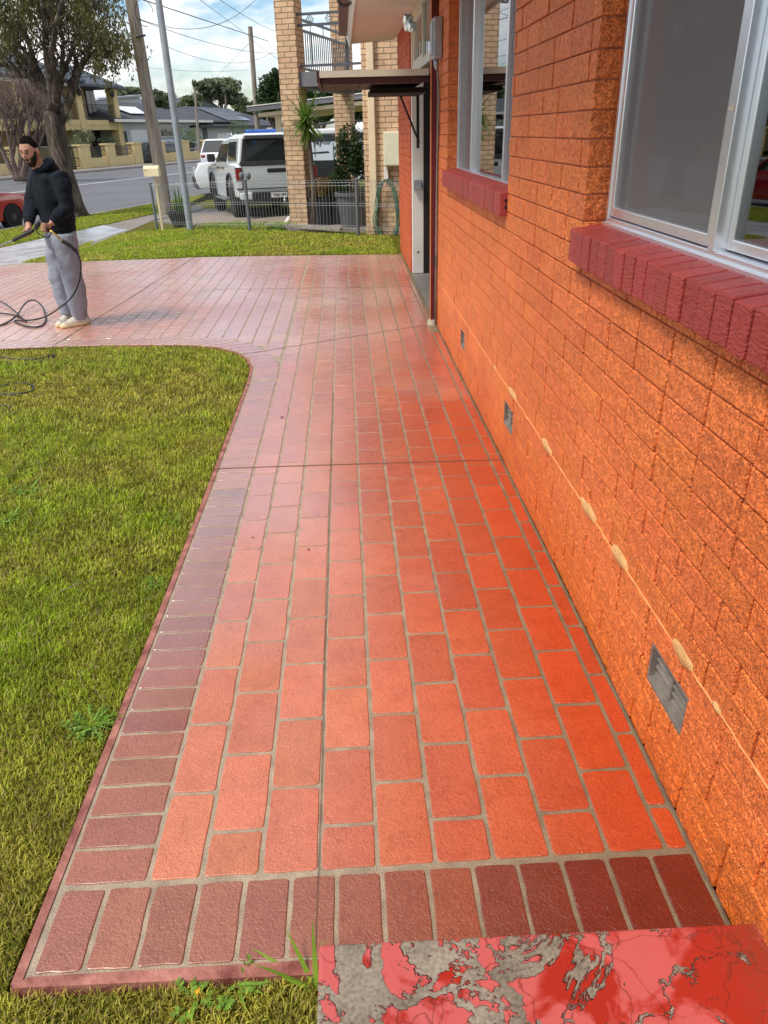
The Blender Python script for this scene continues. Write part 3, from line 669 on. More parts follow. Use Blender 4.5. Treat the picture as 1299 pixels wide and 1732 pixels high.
# coiled black cable hanging from the eave
mb=MB()
for r_ in (.075,.09): mb.tube([(.10+r_*math.cos(a),9.3,2.93+r_*math.sin(a)) for a in [math.pi*2*i/24 for i in range(25)]],.006,6)
tag(mb.build('coiled_cable','black_iron',smooth=True),'small coil of black cable hanging at the eave gutter beside the brown fascia','cable')
# ================================================================ neighbour's cream brick house
def PV(x,y,v0):
    r=ray(x,y); t=(v0-V(0,0))/(DX*r.x+DY*r.y); return EYEP+r*t
def uv(p): return U(p.x,p.y),V(p.x,p.y)
def ubox(mb,u0,u1,v0,v1,z0,z1,mi=None):
    return mb.prism([XY(u0,v0),XY(u1,v0),XY(u1,v1),XY(u0,v1)],z0,z1,mi)
n=N('cream_brick'); g,gp=n.gxyz()
hx=n.math('ADD',n.math('MULTIPLY',g[0],DY+DX),n.math('MULTIPLY',g[1],DY-DX)); cmb=n.nd('ShaderNodeCombineXYZ'); n.l(hx,cmb.inputs[0]); n.l(g[2],cmb.inputs[1])
bt=n.nd('ShaderNodeTexBrick'); n.l(cmb.outputs[0],bt.inputs['Vector']); bt.inputs['Scale'].default_value=1; bt.inputs['Brick Width'].default_value=.235; bt.inputs['Row Height'].default_value=.086; bt.inputs['Mortar Size'].default_value=.007; bt.inputs['Mortar Smooth'].default_value=.15
bt.inputs['Color1'].default_value=(.66,.45,.27,1); bt.inputs['Color2'].default_value=(.56,.36,.22,1); bt.inputs['Mortar'].default_value=(.20,.145,.09,1); bt.inputs['Bias'].default_value=-.1
b_=n.noise(9,4,vec=gp); n.l(n.mix(1,bt.outputs['Color'],n.ramp(b_,[(.3,(.85,.85,.85)),(.7,(1.1,1.1,1.1))]),'MULTIPLY'),n.b.inputs['Base Color']); n.b.inputs['Roughness'].default_value=.85
inv=n.math('SUBTRACT',1,bt.outputs['Fac']); n.l(n.bump(inv,.7,.01,n.bump(n.noise(80,4,vec=gp),.3,.005)),n.b.inputs['Normal'])
M('rail_grey',(.075,.085,.105),.45,.1); M('beam_grey',(.14,.14,.155),.6,.1,4); M('downpipe_cream',(.72,.58,.38),.5,.06,4); M('cupboard_cream',(.66,.64,.46),.5,.05)
NH=thing('neighbour_house',(1.5,15.5,0),'two storey cream brick house with pillars and a grey railed balcony behind the wire fence','house')
uw,vw=uv(G(617,392,0)); vw=-2.46
uL=U(*PV(617,300,vw).xy); uR=uL+3.2
mb=MB(); ubox(mb,uL,uR+3,vw,vw+.25,-.05,6.5); ubox(mb,uL,uL+.25,vw+.25,vw+3.2,-.05,6.5); mb.build('brick_wall','cream_brick',NH)
c1=PV(491.5,383,-1.66); u1=U(c1.x,c1.y)
mb=MB(); ubox(mb,u1,u1+.38,-1.66,-1.26,-.05,6.5); mb.build('brick_pillar','cream_brick',NH)
c2=PV(568,250,2.1); u2=U(c2.x,c2.y)
mb=MB(); ubox(mb,u2,u2+.38,2.1,2.5,-.1,6.5); mb.build('brick_pillar','cream_brick',NH)
zbal=PV(507,122,-1.6).z; zbb=PV(507,147,-1.6).z
mb=MB(); ubox(mb,u1+.38,uL,-1.60,-1.42,zbb,zbal); ubox(mb,u1+.02,u1+.36,-1.26,2.1,zbb,zbal); mb.build('balcony_beam','beam_grey',NH)
mb=MB(); ubox(mb,u1+.36,uL,-1.42,2.4,zbb+.08,zbal-.02); mb.build('balcony_floor','beam_grey',NH)
# balcony railing : front and side
zr=PV(503,24,-1.55).z; mb=MB()
A_=Vector((*XY(u1+.38,-1.52),0)); B_=Vector((*XY(uL,-1.52),0))
def rail(mb,a,b,z,w=.04): mb.bar((a.x,a.y,z),(b.x,b.y,z),w,w)
for z in (zr,zr-.17,zbal+.10): rail(mb,A_,B_,z)
nb_=int((B_-A_).length/.115)
for k in range(1,nb_):
    p=A_.lerp(B_,k/nb_)
    if k%2==0 or k>nb_-3: mb.bar((p.x,p.y,zbal+.1),(p.x,p.y,zr-.17),.014)
    if k%3==2:
        q=[p+Vector((DY*a,-DX*a,zr-.085+b)) for a,b in ((-.07,0),(0,.075),(.07,0),(0,-.075))]
        for i in range(4): mb.bar(q[i],q[(i+1)%4],.012)
        q=[p+Vector((DY*a,-DX*a,zr-.085+b)) for a,b in ((-.03,0),(0,.035),(.03,0),(0,-.035))]
        for i in range(4): mb.bar(q[i],q[(i+1)%4],.010)
mb.build('balcony_railing','rail_grey',NH)
mb=MB(); A2=Vector((*XY(u1+.2,-1.26),0)); B2=Vector((*XY(u1+.2,2.1),0))
for z in (zr,zr-.17,zbal+.10): rail(mb,A2,B2,z)
nb_=int((B2-A2).length/.12)
for k in range(1,nb_): p=A2.lerp(B2,k/nb_); mb.bar((p.x,p.y,zbal+.1),(p.x,p.y,zr-.17),.02)
mb.bar((B2.x,B2.y,zbal),(B2.x,B2.y,zr),.06); mb.bar((A2.x,A2.y,zbal),(A2.x,A2.y,zr),.06); mb.build('balcony_railing','rail_grey',NH)
pa=PV(627,300,vw-.02); pb=PV(638,300,vw-.02); ua,ub=U(*pa.xy),U(*pb.xy)
mb=MB(); ubox(mb,ua,ub,vw-.09,vw-.005,.1,6.5); mb.build('downpipe','downpipe_cream',NH,bevel=.008)
pa=PV(650,281,vw-.12); pb=PV(674,222,vw-.12)
mb=MB(); ubox(mb,U(*pa.xy),U(*pb.xy)+.06,vw-.16,vw-.004,pa.z,pb.z); cb=mb.build('meter_cupboard','cupboard_cream',NH,bevel=.008)
mb=MB(); ubox(mb,U(*pa.xy)+.02,U(*pb.xy)+.04,vw-.17,vw-.161,pa.z+.02,pb.z-.02); mb.build('cupboard_door','cupboard_cream',cb,bevel=.003)
pa=PV(650,303,vw-.06); mb=MB(); ubox(mb,U(*pa.xy),U(*pa.xy)+.08,vw-.08,vw-.004,pa.z,pa.z+.19); mb.build('tap_box','white_paint',NH,bevel=.008)
# white spout ends of downpipes at ground
for px,py in ((641,388),(487,380)):
    p=G(px,py,0); mb=MB(); mb.tube([(p.x+.05,p.y+.02,.14),(p.x,p.y,.07),(p.x-.05,p.y-.03,.02)],[.045,.045,.05],10)
    tag(mb.build('drain_elbow','white_paint',smooth=True),'white plastic drain elbow at the foot of the cream brick '+('wall below the green hose' if px>600 else 'pillar beside the wire fence'),'drain pipe','white drain elbows')
# green hose hung in a coil
c=PV(654,345,vw-.10); mb=MB(); P_=[]
for k in range(9):
    rx=random.uniform(.17,.24); rz=random.uniform(.50,.60); ox=random.uniform(-.02,.02)
    for i in range(26):
        a=math.pi/2+2*math.pi*i/26; s=DY*(rx*math.cos(a)*(1+.15*(math.sin(a)<0))+ox); P_.append((c.x+s*1.0,c.y-s*DX/DY-.0+random.uniform(-.01,.01)-k*.006,c.z+.42-rz+rz*math.sin(a)*.98+random.uniform(-.006,.006)))
mb.tube(P_,.0085,6)
M('hose_green',(.035,.11,.075),.4,.4,6,col2=(.10,.22,.15))
tag(mb.build('garden_hose','hose_green',smooth=True),'green garden hose hung in long loops on the cream brick wall below the meter cupboard','garden hose')
# carport behind with cream post
CP=thing('carport',(-1,27,0),'low carport roof with dark gutter and slim cream post behind the white pickup','carport')
def P3(x,y,Y): return PY(x,y,Y)
mb=MB(); a=P3(436,188,26.5);b=P3(640,166,25); 
mb.extr([(a.x,a.y,a.z-.16),(b.x,b.y,b.z-.12),(b.x+.8,b.y+5,b.z-.12),(a.x+1.2,a.y+5,a.z-.16)],(0,0,.10)); mb.build('roof_sheet','downpipe_cream',CP)
mb=MB(); mb.bar((a.x-.3,a.y-.05,a.z+.05),(b.x,b.y-.05,b.z+.09),.12,.13); mb.build('gutter','beam_grey',CP)
mb=MB(); mb.bar((a.x-.3,a.y-.06,a.z+.13),(b.x,b.y-.06,b.z+.17),.14,.025); mb.build('gutter_lip','white_paint',CP)
p=P3(469,190,26.5); mb=MB(); mb.box(p.x-.09,p.x+.09,26.5,26.68,-.3,p.z-.05); mb.build('post','downpipe_cream',CP,bevel=.01)
# ================================================================ across the street
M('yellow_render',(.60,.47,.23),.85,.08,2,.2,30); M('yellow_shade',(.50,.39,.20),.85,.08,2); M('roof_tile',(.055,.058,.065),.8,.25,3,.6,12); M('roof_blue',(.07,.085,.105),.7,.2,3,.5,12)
M('grey_render',(.42,.44,.46),.8,.06,2); M('white_door',(.66,.67,.68),.5,.04,2); M('window_dark',(.018,.02,.022),.15,.2,2,coat=.5); M('solar',(.30,.34,.40),.18,.12,1.2,metal=.3); M('solar_dark',(.06,.08,.12),.2,.2,1)
M('green_gate',(.02,.05,.04),.6,.2)
HU=-27.0
def fq(mb,px,u,depth=.3,mi=None):
    pts=[PU(x,y,u) for x,y in px]; mb.extr(pts,(-DY*depth,DX*depth,0),mi)
def rect(x0,x1,y0,y1,sl=.21): 
    """screen upright rectangle with the lean that upright lines have there"""
    return [(x0,y0),(x1,y0),(x1+(y1-y0)*sl,y1),(x0+(y1-y0)*sl,y1)]
def vbox(mb,u,x0,x1,zlo,zhi,dep,ref=230,mi=None):
    a=PU(x0,ref,u);b=PU(x1,ref,u); va,vb=V(a.x,a.y),V(b.x,b.y); ubox(mb,u-dep,u,va,vb,zlo,zhi,mi); return va,vb
def zat(x,y,u): return PU(x,y,u).z
GZ=-.25
YH=thing('townhouse',(*XY(HU,40),GZ),'two storey pale yellow rendered house with balcony and iron railings across the street','house')
zf=zat(160,203,HU); zf2=zat(160,212,HU); ze=zat(165,149,HU)
vL,vR=14.0,V(*PU(192,150,HU).xy)
vM=V(*PU(124,160,HU).xy); vMR=V(*PU(137,160,HU).xy)
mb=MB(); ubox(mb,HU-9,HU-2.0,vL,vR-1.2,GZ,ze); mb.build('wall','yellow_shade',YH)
mb=MB(); ubox(mb,HU-2.0,HU+.15,vL,vR,zf2,zf); ubox(mb,HU-.2,HU+.12,vL,vR,zf2-.35,zf2); mb.build('balcony_slab','yellow_render',YH)
for v0,w in ((vM,.75),(vR-.6,.7),(30.0,.7),(35.5,.7),(24.5,.7)):
    mb=MB(); ubox(mb,HU-.45,HU+.2,v0,v0+w,GZ,ze); ubox(mb,HU-.5,HU+.25,v0-.05,v0+w+.05,ze-.25,ze-.12); ubox(mb,HU-.5,HU+.25,v0-.05,v0+w+.05,GZ,GZ+.5); mb.build('column','yellow_render',YH)
# roofs
def hip(mb,u0,u1,v0,v1,z0,z1,inset=None,mi=None,th=.18):
    du=abs(u1-u0)/2; i=inset or du
    um=(u0+u1)/2; c=[(*XY(u0,v0),z0),(*XY(u1,v0),z0),(*XY(u1,v1),z0),(*XY(u0,v1),z0)]; r=[(*XY(um,v0+i),z1),(*XY(um,v1-i),z1)]
    b=[(x,y,z-th) for x,y,z in c]
    mb.add(c+r+b,[(0,1,4),(1,2,5,4),(2,3,5),(3,0,4,5),(6,9,8,7),(0,6,7,1),(1,7,8,2),(2,8,9,3),(3,9,6,0)],mi)
mb=MB(); hip(mb,HU+.8,HU-10,vL-1,vM+.8,ze+.45,ze+3.3,5.4); hip(mb,HU+.7,HU-6,vM-1,vR+.6,ze+.2,ze+1.9,3.0); rf=mb.build('roof','roof_blue',YH)
mb=MB(); ubox(mb,HU-2,HU+.3,vL,vM+.8,ze,ze+.26); mb.build('eave','white_paint',YH)
def win(parent,u,x0,x1,y0,y1,mat='window_dark',fr='white_paint',nm='window',bars=1,proud=.06):
    a=PU(x0,y0,u);b=PU(x1,y1,u); va,vb=V(*a.xy),V(*PU(x1,y0,u).xy); z1,z0=a.z,PU(x0,y1,u).z
    mb=MB(); ubox(mb,u-.05,u+proud,va,vb,z0,z1); 
    w=mb.build(nm,fr,parent); mb=MB(); k=bars; t=min(.07,(vb-va)*.12)
    for i in range(k): 
        s0=va+t+(vb-va-t)*i/k; s1=va+(vb-va-t)*(i+1)/k; ubox(mb,u+proud,u+proud+.015,s0,s1,z0+t,z1-t)
    mb.build('pane',mat,w); return w
win(YH,HU-1.97,142,157,152,197,nm='balcony_door',fr='maroon_dark',bars=2); win(YH,HU-1.97,152,168,221,252,nm='front_door',fr='maroon_dark'); win(YH,HU-1.97,60,80,222,250,nm='window',fr='white_paint'); win(YH,HU-1.97,86,90,220,262,nm='door',fr='maroon_dark'); win(YH,HU-1.97,35,60,158,195,nm='balcony_door',fr='maroon_dark',bars=2); win(YH,HU-1.97,84,108,158,197,nm='balcony_door',fr='maroon_dark',bars=3)
def lamp(px,py,u):
    p=PU(px,py,u); mb=MB(); mb.lathe((p.x,p.y,p.z),[(.02,.0),(.16,.12),(.18,.42),(.08,.55),(.02,.66)],8); mb.bar((p.x,p.y,p.z+.5),(*XY(u-.25,V(p.x,p.y)),p.z+.75),.05); mb.build('wall_lantern','black_iron',YH)
lamp(135,163,HU+.45); lamp(191,165,HU+.45); lamp(63,232,HU-1.6)
def irail(mb,u,v0,v1,z0,z1,step=.14,w=.022,orn=True):
    for z in (z0,z1): a=XY(u,v0);b=XY(u,v1); mb.bar((*a,z),(*b,z),.05,.05)
    k=int((v1-v0)/step)
    for i in range(k+1):
        v=v0+(v1-v0)*i/k; x,y=XY(u,v); mb.bar((x,y,z0),(x,y,z1),w)
for a,b in ((vM+.75,vR-.6),(35.5+.7,vM),(30.7,35.5),(25.2,30.0)):
    mb=MB(); irail(mb,HU,a,b,zf+.12,zf+1.15,.18,.03); mb.build('balcony_railing','black_iron',YH)
# ---- yellow front fence with iron panels
FU=-22.5
FN=thing('garden_fence',(*XY(FU,40),GZ),'yellow rendered fence with square pillars and black iron panels across the street','fence')
zt=zat(144,249,FU); 
def vof(px,py=262,u=FU): return V(*PU(px,py,u).xy)
pil=[(23,37),(136,152),(182,195),(227,240),(267,280),(309,321),(346,358)]
for a,b in pil+[(-40,-28),(-100,-90)]:
    mb=MB(); va,vb=vof(a),vof(b); ubox(mb,FU-.5,FU+.08,va,vb,GZ,1.22); ubox(mb,FU-.56,FU+.14,va-.06,vb+.06,1.22,1.34); mb.build('pillar','yellow_render',FN)
pan=[(152,182),(195,227),(280,309),(321,346),(-28,23),(-90,-40)]
for a,b in pan:
    va,vb=vof(a),vof(b); mb=MB(); ubox(mb,FU-.4,FU,va,vb,GZ,.38); mb.build('plinth','yellow_render',FN)
    mb=MB(); irail(mb,FU-.2,va,vb,.5,1.1,.13,.028); a_=XY(FU-.2,va);b_=XY(FU-.2,vb); mb.bar((*a_,.92),(*b_,.92),.04); mb.build('iron_panel','black_iron',FN)
for a,b in ((37,62),(62,136),(240,267)):
    va,vb=vof(a),vof(b); mb=MB(); irail(mb,FU-.2,va+.05,vb-.05,-.1,1.2,.15,.03); a_=XY(FU-.2,va);b_=XY(FU-.2,vb); mb.bar((*a_,.45),(*b_,.45),.05); mb.build('iron_gate','black_iron',FN)
# ---- grey bungalow
GH=thing('bungalow',(*XY(HU,58),GZ),'light grey bungalow with dark tiled roof, roller door and solar panels across the street','house')
u=HU; v0=vof(202,230,u); v1=vof(343,230,u); ze=zat(250,206,u); 
mb=MB(); ubox(mb,u-9,u,v0,v1,GZ,ze); mb.build('wall','grey_render',GH)
zr_=zat(215,176,u-6)
mb=MB(); hip(mb,u+.7,u-11,v0-1.5,v1+1.2,ze+.15,zr_+.1,4.5); rg=mb.build('roof','roof_tile',GH)
mb=MB(); ubox(mb,u+.68,u+.8,v0-1.5,v1+1.2,ze-.05,ze+.17); mb.build('gutter','white_paint',rg)
# panels lying on the front roof slope
def onroof(v,f,u0=u+.7,um=u-5.15,z0=ze+.15,z1=zr_+.3,lift=.09): uu=u0+(um-u0)*f; return Vector((*XY(uu,v),z0+(z1-z0)*f+lift))
va,vb=vof(198,190,u-2),vof(238,190,u-2)
mb=MB(); mb.extr([onroof(va,.22),onroof(vb-1.5,.22),onroof(vb,.55),onroof(va,.55)],(0,0,.05)); mb.build('solar_panels','white_door',rg)
win(GH,u,219,247,220,242,'white_door',nm='roller_door',bars=1); win(GH,u,268,306,211,232,nm='window',bars=3); win(GH,u,318,336,210,231,nm='window',bars=2); win(GH,u,206,213,222,245,'green_gate','green_gate',nm='side_gate')
mb=MB(); va,vb=vof(343,230,u),vof(397,230,u); ubox(mb,u-5,u+.4,va+1,vb,zat(370,204,u)-.15,zat(370,204,u)); p=XY(u,vb-.4); mb.bar((*p,GZ),(*p,2.4),.12); mb.build('carport_roof','beam_grey',GH)
# ---- further houses
H2=thing('solar_roof_house',(*XY(HU,85),GZ),'distant grey house whose wide dark roof is covered with solar panels','house')
mb=MB(); va,vb=vof(352,230,u),vof(452,230,u); z=zat(400,214,u); ubox(mb,u-8,u,va,vb,GZ,z); mb.build('wall','grey_render',H2)
mb=MB(); zq=zat(390,183,u-5.6); hip(mb,u+.8,u-12,va-3,vb+8,z+.1,zq,9); r2=mb.build('roof','roof_tile',H2)
def onr(v,f): uu=u+.8-6.4*f; return Vector((*XY(uu,v),z+.1+(zq-z-.1)*f+.12))
k0,k1=va+6,vb-2; nn2=9
for i in range(nn2):
    a=k0+(k1-k0)*i/nn2; b=a+(k1-k0)/nn2*.94
    for f0,f1 in ((.22,.53),(.56,.88)):
        if f0<.5 and i>6: continue
        mb=MB(); mb.extr([onr(a+f0*2,f0),onr(b+f0*2,f0),onr(b+f1*2,f1),onr(a+f1*2,f1)],(0,0,.05)); mb.build('solar_panel','solar',r2)
win(H2,u,366,392,226,240,'white_door',nm='garage_door')
H3=thing('gabled_house',(*XY(HU-25,95),GZ),'far grey tiled roof seen above the solar panelled roof','house')
mb=MB(); q=[PU(x,y,HU-22) for x,y in ((300,190),(385,190),(352,168),(325,164))]; mb.extr(q,(-DY*10,DX*10,0)); mb.build('roof','roof_blue',H3)
mb=MB(); q=[PU(x,y,HU-22) for x,y in ((305,190.5),(380,190.5),(380,215),(305,215))]; mb.extr(q,(-DY*8,DX*8,0)); mb.build('wall','grey_render',H3)
H4=thing('flat_roofed_house',(*XY(HU-30,70),GZ),'far pale building with flat light roof behind the grey bungalow','house')
mb=MB(); q=[PU(x,y,HU-15) for x,y in ((170,168),(238,162),(238,200),(170,200))]; mb.extr(q,(-DY*8,DX*8,0)); mb.build('wall','white_door',H4)
mb=MB(); q=[PU(x,y,HU-14.5) for x,y in ((166,166),(240,160),(240,163.5),(166,169.5))]; mb.extr(q,(-DY*9,DX*9,0)); mb.build('roof','grey_render',H4)
# ================================================================ poles and wires
n=N('pole_timber'); g,gp=n.gxyz(); w1=n.noise(9,5,vec=gp,sc=(1,1,.06)); w2=n.noise(40,4,vec=gp,sc=(1,1,.05))
n.l(n.mix(1,n.ramp(w1,[(.3,(.22,.18,.14)),(.7,(.36,.31,.25))]),n.ramp(w2,[(.35,(.6,.6,.6)),(.6,(1.1,1.1,1.1))]),'MULTIPLY'),n.b.inputs['Base Color']); n.b.inputs['Roughness'].default_value=.9; n.l(n.bump(w2,.8,.02),n.b.inputs['Normal'])
M('galv_pole',(.30,.34,.37),.5,.14,5,.25,40,metal=.25)
def pole(name,bpx,tpx,r0,r1,mat,label,cat,ext=1.35,zb=None,Yd=None,n=12,group=None):
    b=G(*bpx,zb) if Yd is None else PY(*bpx,Yd)
    t=PY(*tpx,b.y); d=(t-b)
    t=b+d*ext
    mb=MB(); k=8; mb.tube([b.lerp(t,i/k)+Vector((0,0,-.3 if i==0 else 0)) for i in range(k+1)],[r0+(r1-r0)*i/k for i in range(k+1)],n)
    return tag(mb.build(name,mat,smooth=True,angle=50),label,cat,group),b,t
up,ub_,ut_=pole('utility_pole',(283,362),(222,0),.17,.13,'pole_timber','weathered grey timber power pole beside the cream letterbox','power pole',1.9)
gp_,gb_,gt_=pole('metal_pole',(322,389),(268,0),.075,.06,'galv_pole','slim galvanised steel pole behind the wire fence next to the potted plant','pole',1.5)
p3,_,p3t=pole('utility_pole',(436,225),(423,45),.125,.11,'pole_timber','distant power pole rising behind the white pickup against the sky','power pole',1.0,Yd=42)
p4,_,p4t=pole('utility_pole',(337,252),(329,148),.10,.08,'pole_timber','far thin dark pole in front of the grey bungalow','power pole',1.0,Yd=60)
p5,_,p5t=pole('utility_pole',(383,190),(380,150),.12,.1,'pole_timber','farthest small pole standing among the gum trees','power pole',1.0,Yd=110)
mb=MB(); mb.bar(ub_.lerp(ut_,.44)+Vector((0,-.2,0)),ub_.lerp(ut_,.44)+Vector((.25,-.2,.05)),.04); mb.build('bracket','black_iron',up)
def wire(a,b,sag,r,label,grp='overhead wires'):
    P_=[a.lerp(b,i/16)-Vector((0,0,sag*4*(i/16)*(1-i/16))) for i in range(17)]
    mb=MB(); mb.tube(P_,r*.62,5); tag(mb.build('power_line','black_iron',smooth=True),label,'wire',grp)
def pw(x,y,Y): return PY(x,y,Y)
wire(pw(228,-5,23),pw(455,70,42),.0,.022,'thick black overhead wire running from the timber pole down to the distant pole')
wire(pw(365,-5,23),pw(480,58,40),.1,.012,'thin overhead wire crossing the sky just left of the brick pillar')
wire(pw(336,-2,24),pw(420,60,42),.0,.012,'thin wire dropping steeply from the top edge to the distant pole')
wire(pw(230,30,22),pw(435,-3,30),.5,.012,'slack thin wire rising from the timber pole to the upper right')
wire(pw(235,33,22),pw(470,90,42),.2,.012,'thin wire from the timber pole passing below the thick one')
wire(pw(280,78,25),pw(470,82,42),.5,.010,'drooping thin wire low in the sky left of the brick pillar')
wire(pw(200,108,45),pw(420,118,60),.2,.012,'faint low wire above the house roofs')
wire(pw(426,68,42),pw(366,130,60),.0,.012,'short slanting wire from the distant pole down to the gum trees')
wire(pw(424,66,42),pw(480,108,38),.0,.012,'short slanting wire from the distant pole toward the dark tree')
mb=MB(); c=pw(244,22,22.2); mb.tube([(c.x+.22*math.cos(a),c.y,c.z+.28*math.sin(a)) for a in [i*.35 for i in range(15)]],.008,5); tag(mb.build('cable_loop','black_iron',smooth=True),'thin cable loop hanging beside the timber pole','cable')
# ================================================================ letterbox, wire fence, pots
lb=G(275,390); M('letterbox_cream',(.68,.58,.36),.5,.08,5)
LB=thing('letterbox',lb,'cream metal letterbox with curved top on a thin post before the timber pole','letterbox')
t=PY(262,300,lb.y); mb=MB(); mb.bar(lb+Vector((0,0,-.1)),Vector((t.x,t.y,t.z)),.045); mb.build('post','letterbox_cream',LB)
mb=MB(); c=PY(258,298,lb.y); w=.22; l=.40; K=10
ring=[(-w/2,0),(-w/2,.14)]+[(-w/2*math.cos(a),.14+.07*math.sin(a)) for a in [math.pi*i/K for i in range(1,K)]]+[(w/2,.14),(w/2,0)]
pts=[Vector((c.x-l/2+.05,c.y+a,c.z+b)) for a,b in ring]; mb.extr(pts,(l*.85,-.10,0)); mb.build('box','letterbox_cream',LB,bevel=.006)
mb=MB(); mb.box(c.x-l/2+.06,c.x+l*.3,c.y-.135,c.y-.115,c.z+.128,c.z+.142); mb.build('flap','letterbox_cream',LB)
M('fence_wire',(.34,.35,.36),.45,.1,metal=.4); M('fence_post',(.13,.145,.16),.5,.12,5)
FW=thing('wire_fence',(-1.5,16,0),'low grey wire mesh fence with steel posts between the lawn and the neighbour','fence')
fpts=[G(266,388),G(423,391),G(606,398,0)]; fend=G(690,402,0)
heights=[.95,.93,.93]
for i,(p,h_) in enumerate(zip(fpts,heights)):
    mb=MB(); mb.tube([p-Vector((0,0,.1)),p+Vector((0,0,h_))],.032 if i else .028,10); mb.ell(p+Vector((0,0,h_)),(.036,.036,.02),10,6); q=mb.build('post','fence_post',FW,smooth=True,angle=60)
    if i==1:
        mb=MB(); mb.ell(p+Vector((-.06,0,h_+.07)),(.05,.04,.07),8,6); mb.ell(p+Vector((.07,0,h_+.07)),(.05,.04,.07),8,6); mb.build('post_clamp','fence_post',q,smooth=True)
def fence_panel(a,b):
    mb=MB(); L_=(b-a).length; k=int(L_/.075); 
    for h_,r_ in ((.88,.0045),(.83,.0045),(.54,.004),(.50,.004),(.16,.004),(.12,.004)): mb.tube([a+Vector((0,0,h_)),a.lerp(b,.5)+Vector((0,0,h_-.006)),b+Vector((0,0,h_))],r_,4)
    for i in range(k+1):
        p=a.lerp(b,i/k); mb.tube([p+Vector((0,0,.04)),p+Vector((0,0,.90))],.0035,4)
        if i<k: q=a.lerp(b,(i+.5)/k); mb.tube([p+Vector((0,0,.90)),q+Vector((0,0,.93)),a.lerp(b,(i+1)/k)+Vector((0,0,.90))],.0035,4)
    mb.build('wire_mesh','fence_wire',FW)
for a,b in zip(fpts,fpts[1:]+[fend]): fence_panel(a,b)
# timber edging under the fence
mb=MB(); a=G(450,383,0);b=G(577,390,0); mb.bar(a+Vector((0,0,.03)),b+Vector((0,0,.03)),.08,.07); M('old_timber',(.33,.29,.23),.9,.25,8,.5,30); tag(mb.build('timber_edging','old_timber'),'weathered timber edging along the foot of the wire fence by the porch','edging')
M('pot_black',(.028,.028,.032),.45,.2,6); M('pot_grey',(.10,.10,.11),.5,.15,5); M('potting_soil',(.05,.035,.02),.95,.3,30)
def leaf_mat(name,c1,c2,rough=.5):
    n=N(name); g,gp=n.gxyz(); a=n.noise(5,3,vec=gp); t=n.attr('tint')
    n.l(n.mix(1,n.ramp(a,[(.3,c1),(.7,c2)]),t,'MULTIPLY'),n.b.inputs['Base Color']); n.b.inputs['Roughness'].default_value=rough; n.b.inputs['Specular IOR Level'].default_value=.35
    tr=n.nd('ShaderNodeBsdfTranslucent'); n.l(n.ramp(a,[(.3,c1),(.7,c2)]),tr.inputs[0]); ms=n.nd('ShaderNodeMixShader'); ms.inputs[0].default_value=.3; n.l(n.b.outputs[0],ms.inputs[1]); n.l(tr.outputs[0],ms.inputs[2]); n.l(ms.outputs[0],n.t.nodes['Material Output'].inputs[0])
leaf_mat('leaf_dark',(.015,.035,.012),(.035,.07,.02)); leaf_mat('leaf_green',(.05,.12,.015),(.10,.20,.03)); leaf_mat('leaf_olive',(.075,.078,.03),(.16,.145,.06)); leaf_mat('leaf_gum',(.10,.13,.07),(.19,.21,.11)); leaf_mat('leaf_gold',(.30,.20,.02),(.45,.22,.04)); leaf_mat('leaf_yucca',(.06,.14,.02),(.16,.26,.05)); leaf_mat('leaf_grass',(.13,.25,.02),(.24,.40,.05))
M('bark_dark',(.045,.035,.028),.95,.35,9,.9,30,col2=(.12,.095,.075)); M('bark_pale',(.16,.12,.095),.9,.3,9,.6,30); M('stem_brown',(.12,.085,.05),.85,.3,9,.5,30)
def blade(mb,p,d,L_,w,droop,seg=5,col=(1,1,1),fold=0):
    d=Vector(d).normalized(); s=d.cross(Vector((0,0,1))); s=s.normalized() if s.length>.01 else Vector((1,0,0)); pts=[];c=Vector(p);dd=d.copy()
    for i in range(seg+1):
        t=i/seg; ww=w*(1-t)**.7*(.55+.9*min(1,t*4))*.7; pts.append((c-s*ww,c+s*ww)); dd=(dd+Vector((0,0,-droop/seg))).normalized(); c=c+dd*L_/seg
    vs=[q for a in pts for q in a]; mb.add(vs,[(2*i,2*i+1,2*i+3,2*i+2) for i in range(seg)],0,col)
def pot(name,p,r0,r1,h_,mat,label,cat='plant pot',group=None,n=20,square=False):
    t_=thing(name,p,label,cat,group); mb=MB()
    mb.lathe(p,[(r0*.98,0),(r1,h_*.9),(r1*1.08,h_*.9),(r1*1.08,h_),(r1*.93,h_),(r1*.90,h_*.88)],n); mb.build('pot',mat,t_,smooth=True,angle=35)
    mb=MB(); mb.lathe(p+Vector((0,0,h_*.86)),[(r1*.9,0),(r1*.5,.015)],n); mb.build('soil','potting_soil',t_); return t_
def leaves(mb,cen,rad,n_,size,colv=.35,shell=.4,flat=0,aspect=.45,base=(1,1,1)):
    for _ in range(n_):
        d=Vector((random.gauss(0,1),random.gauss(0,1),random.gauss(0,1))).normalized(); r_=random.random()**shell
        p=Vector(cen)+Vector((d.x*rad[0],d.y*rad[1],d.z*rad[2]))*r_
        a=Vector((random.gauss(0,1),random.gauss(0,1),random.gauss(0,.7))).normalized(); b=a.orthogonal().normalized(); b=(Matrix.Rotation(random.uniform(0,6.28),3,a)@b)
        s=size*random.uniform(.6,1.35); k=1+random.uniform(-colv,colv); mb.add([p-a*s*.5,p+b*s*aspect*.5,p+a*s*.5,p-b*s*aspect*.5],[(0,1,2,3)],0,(k*base[0],k*base[1],k*base[2]))
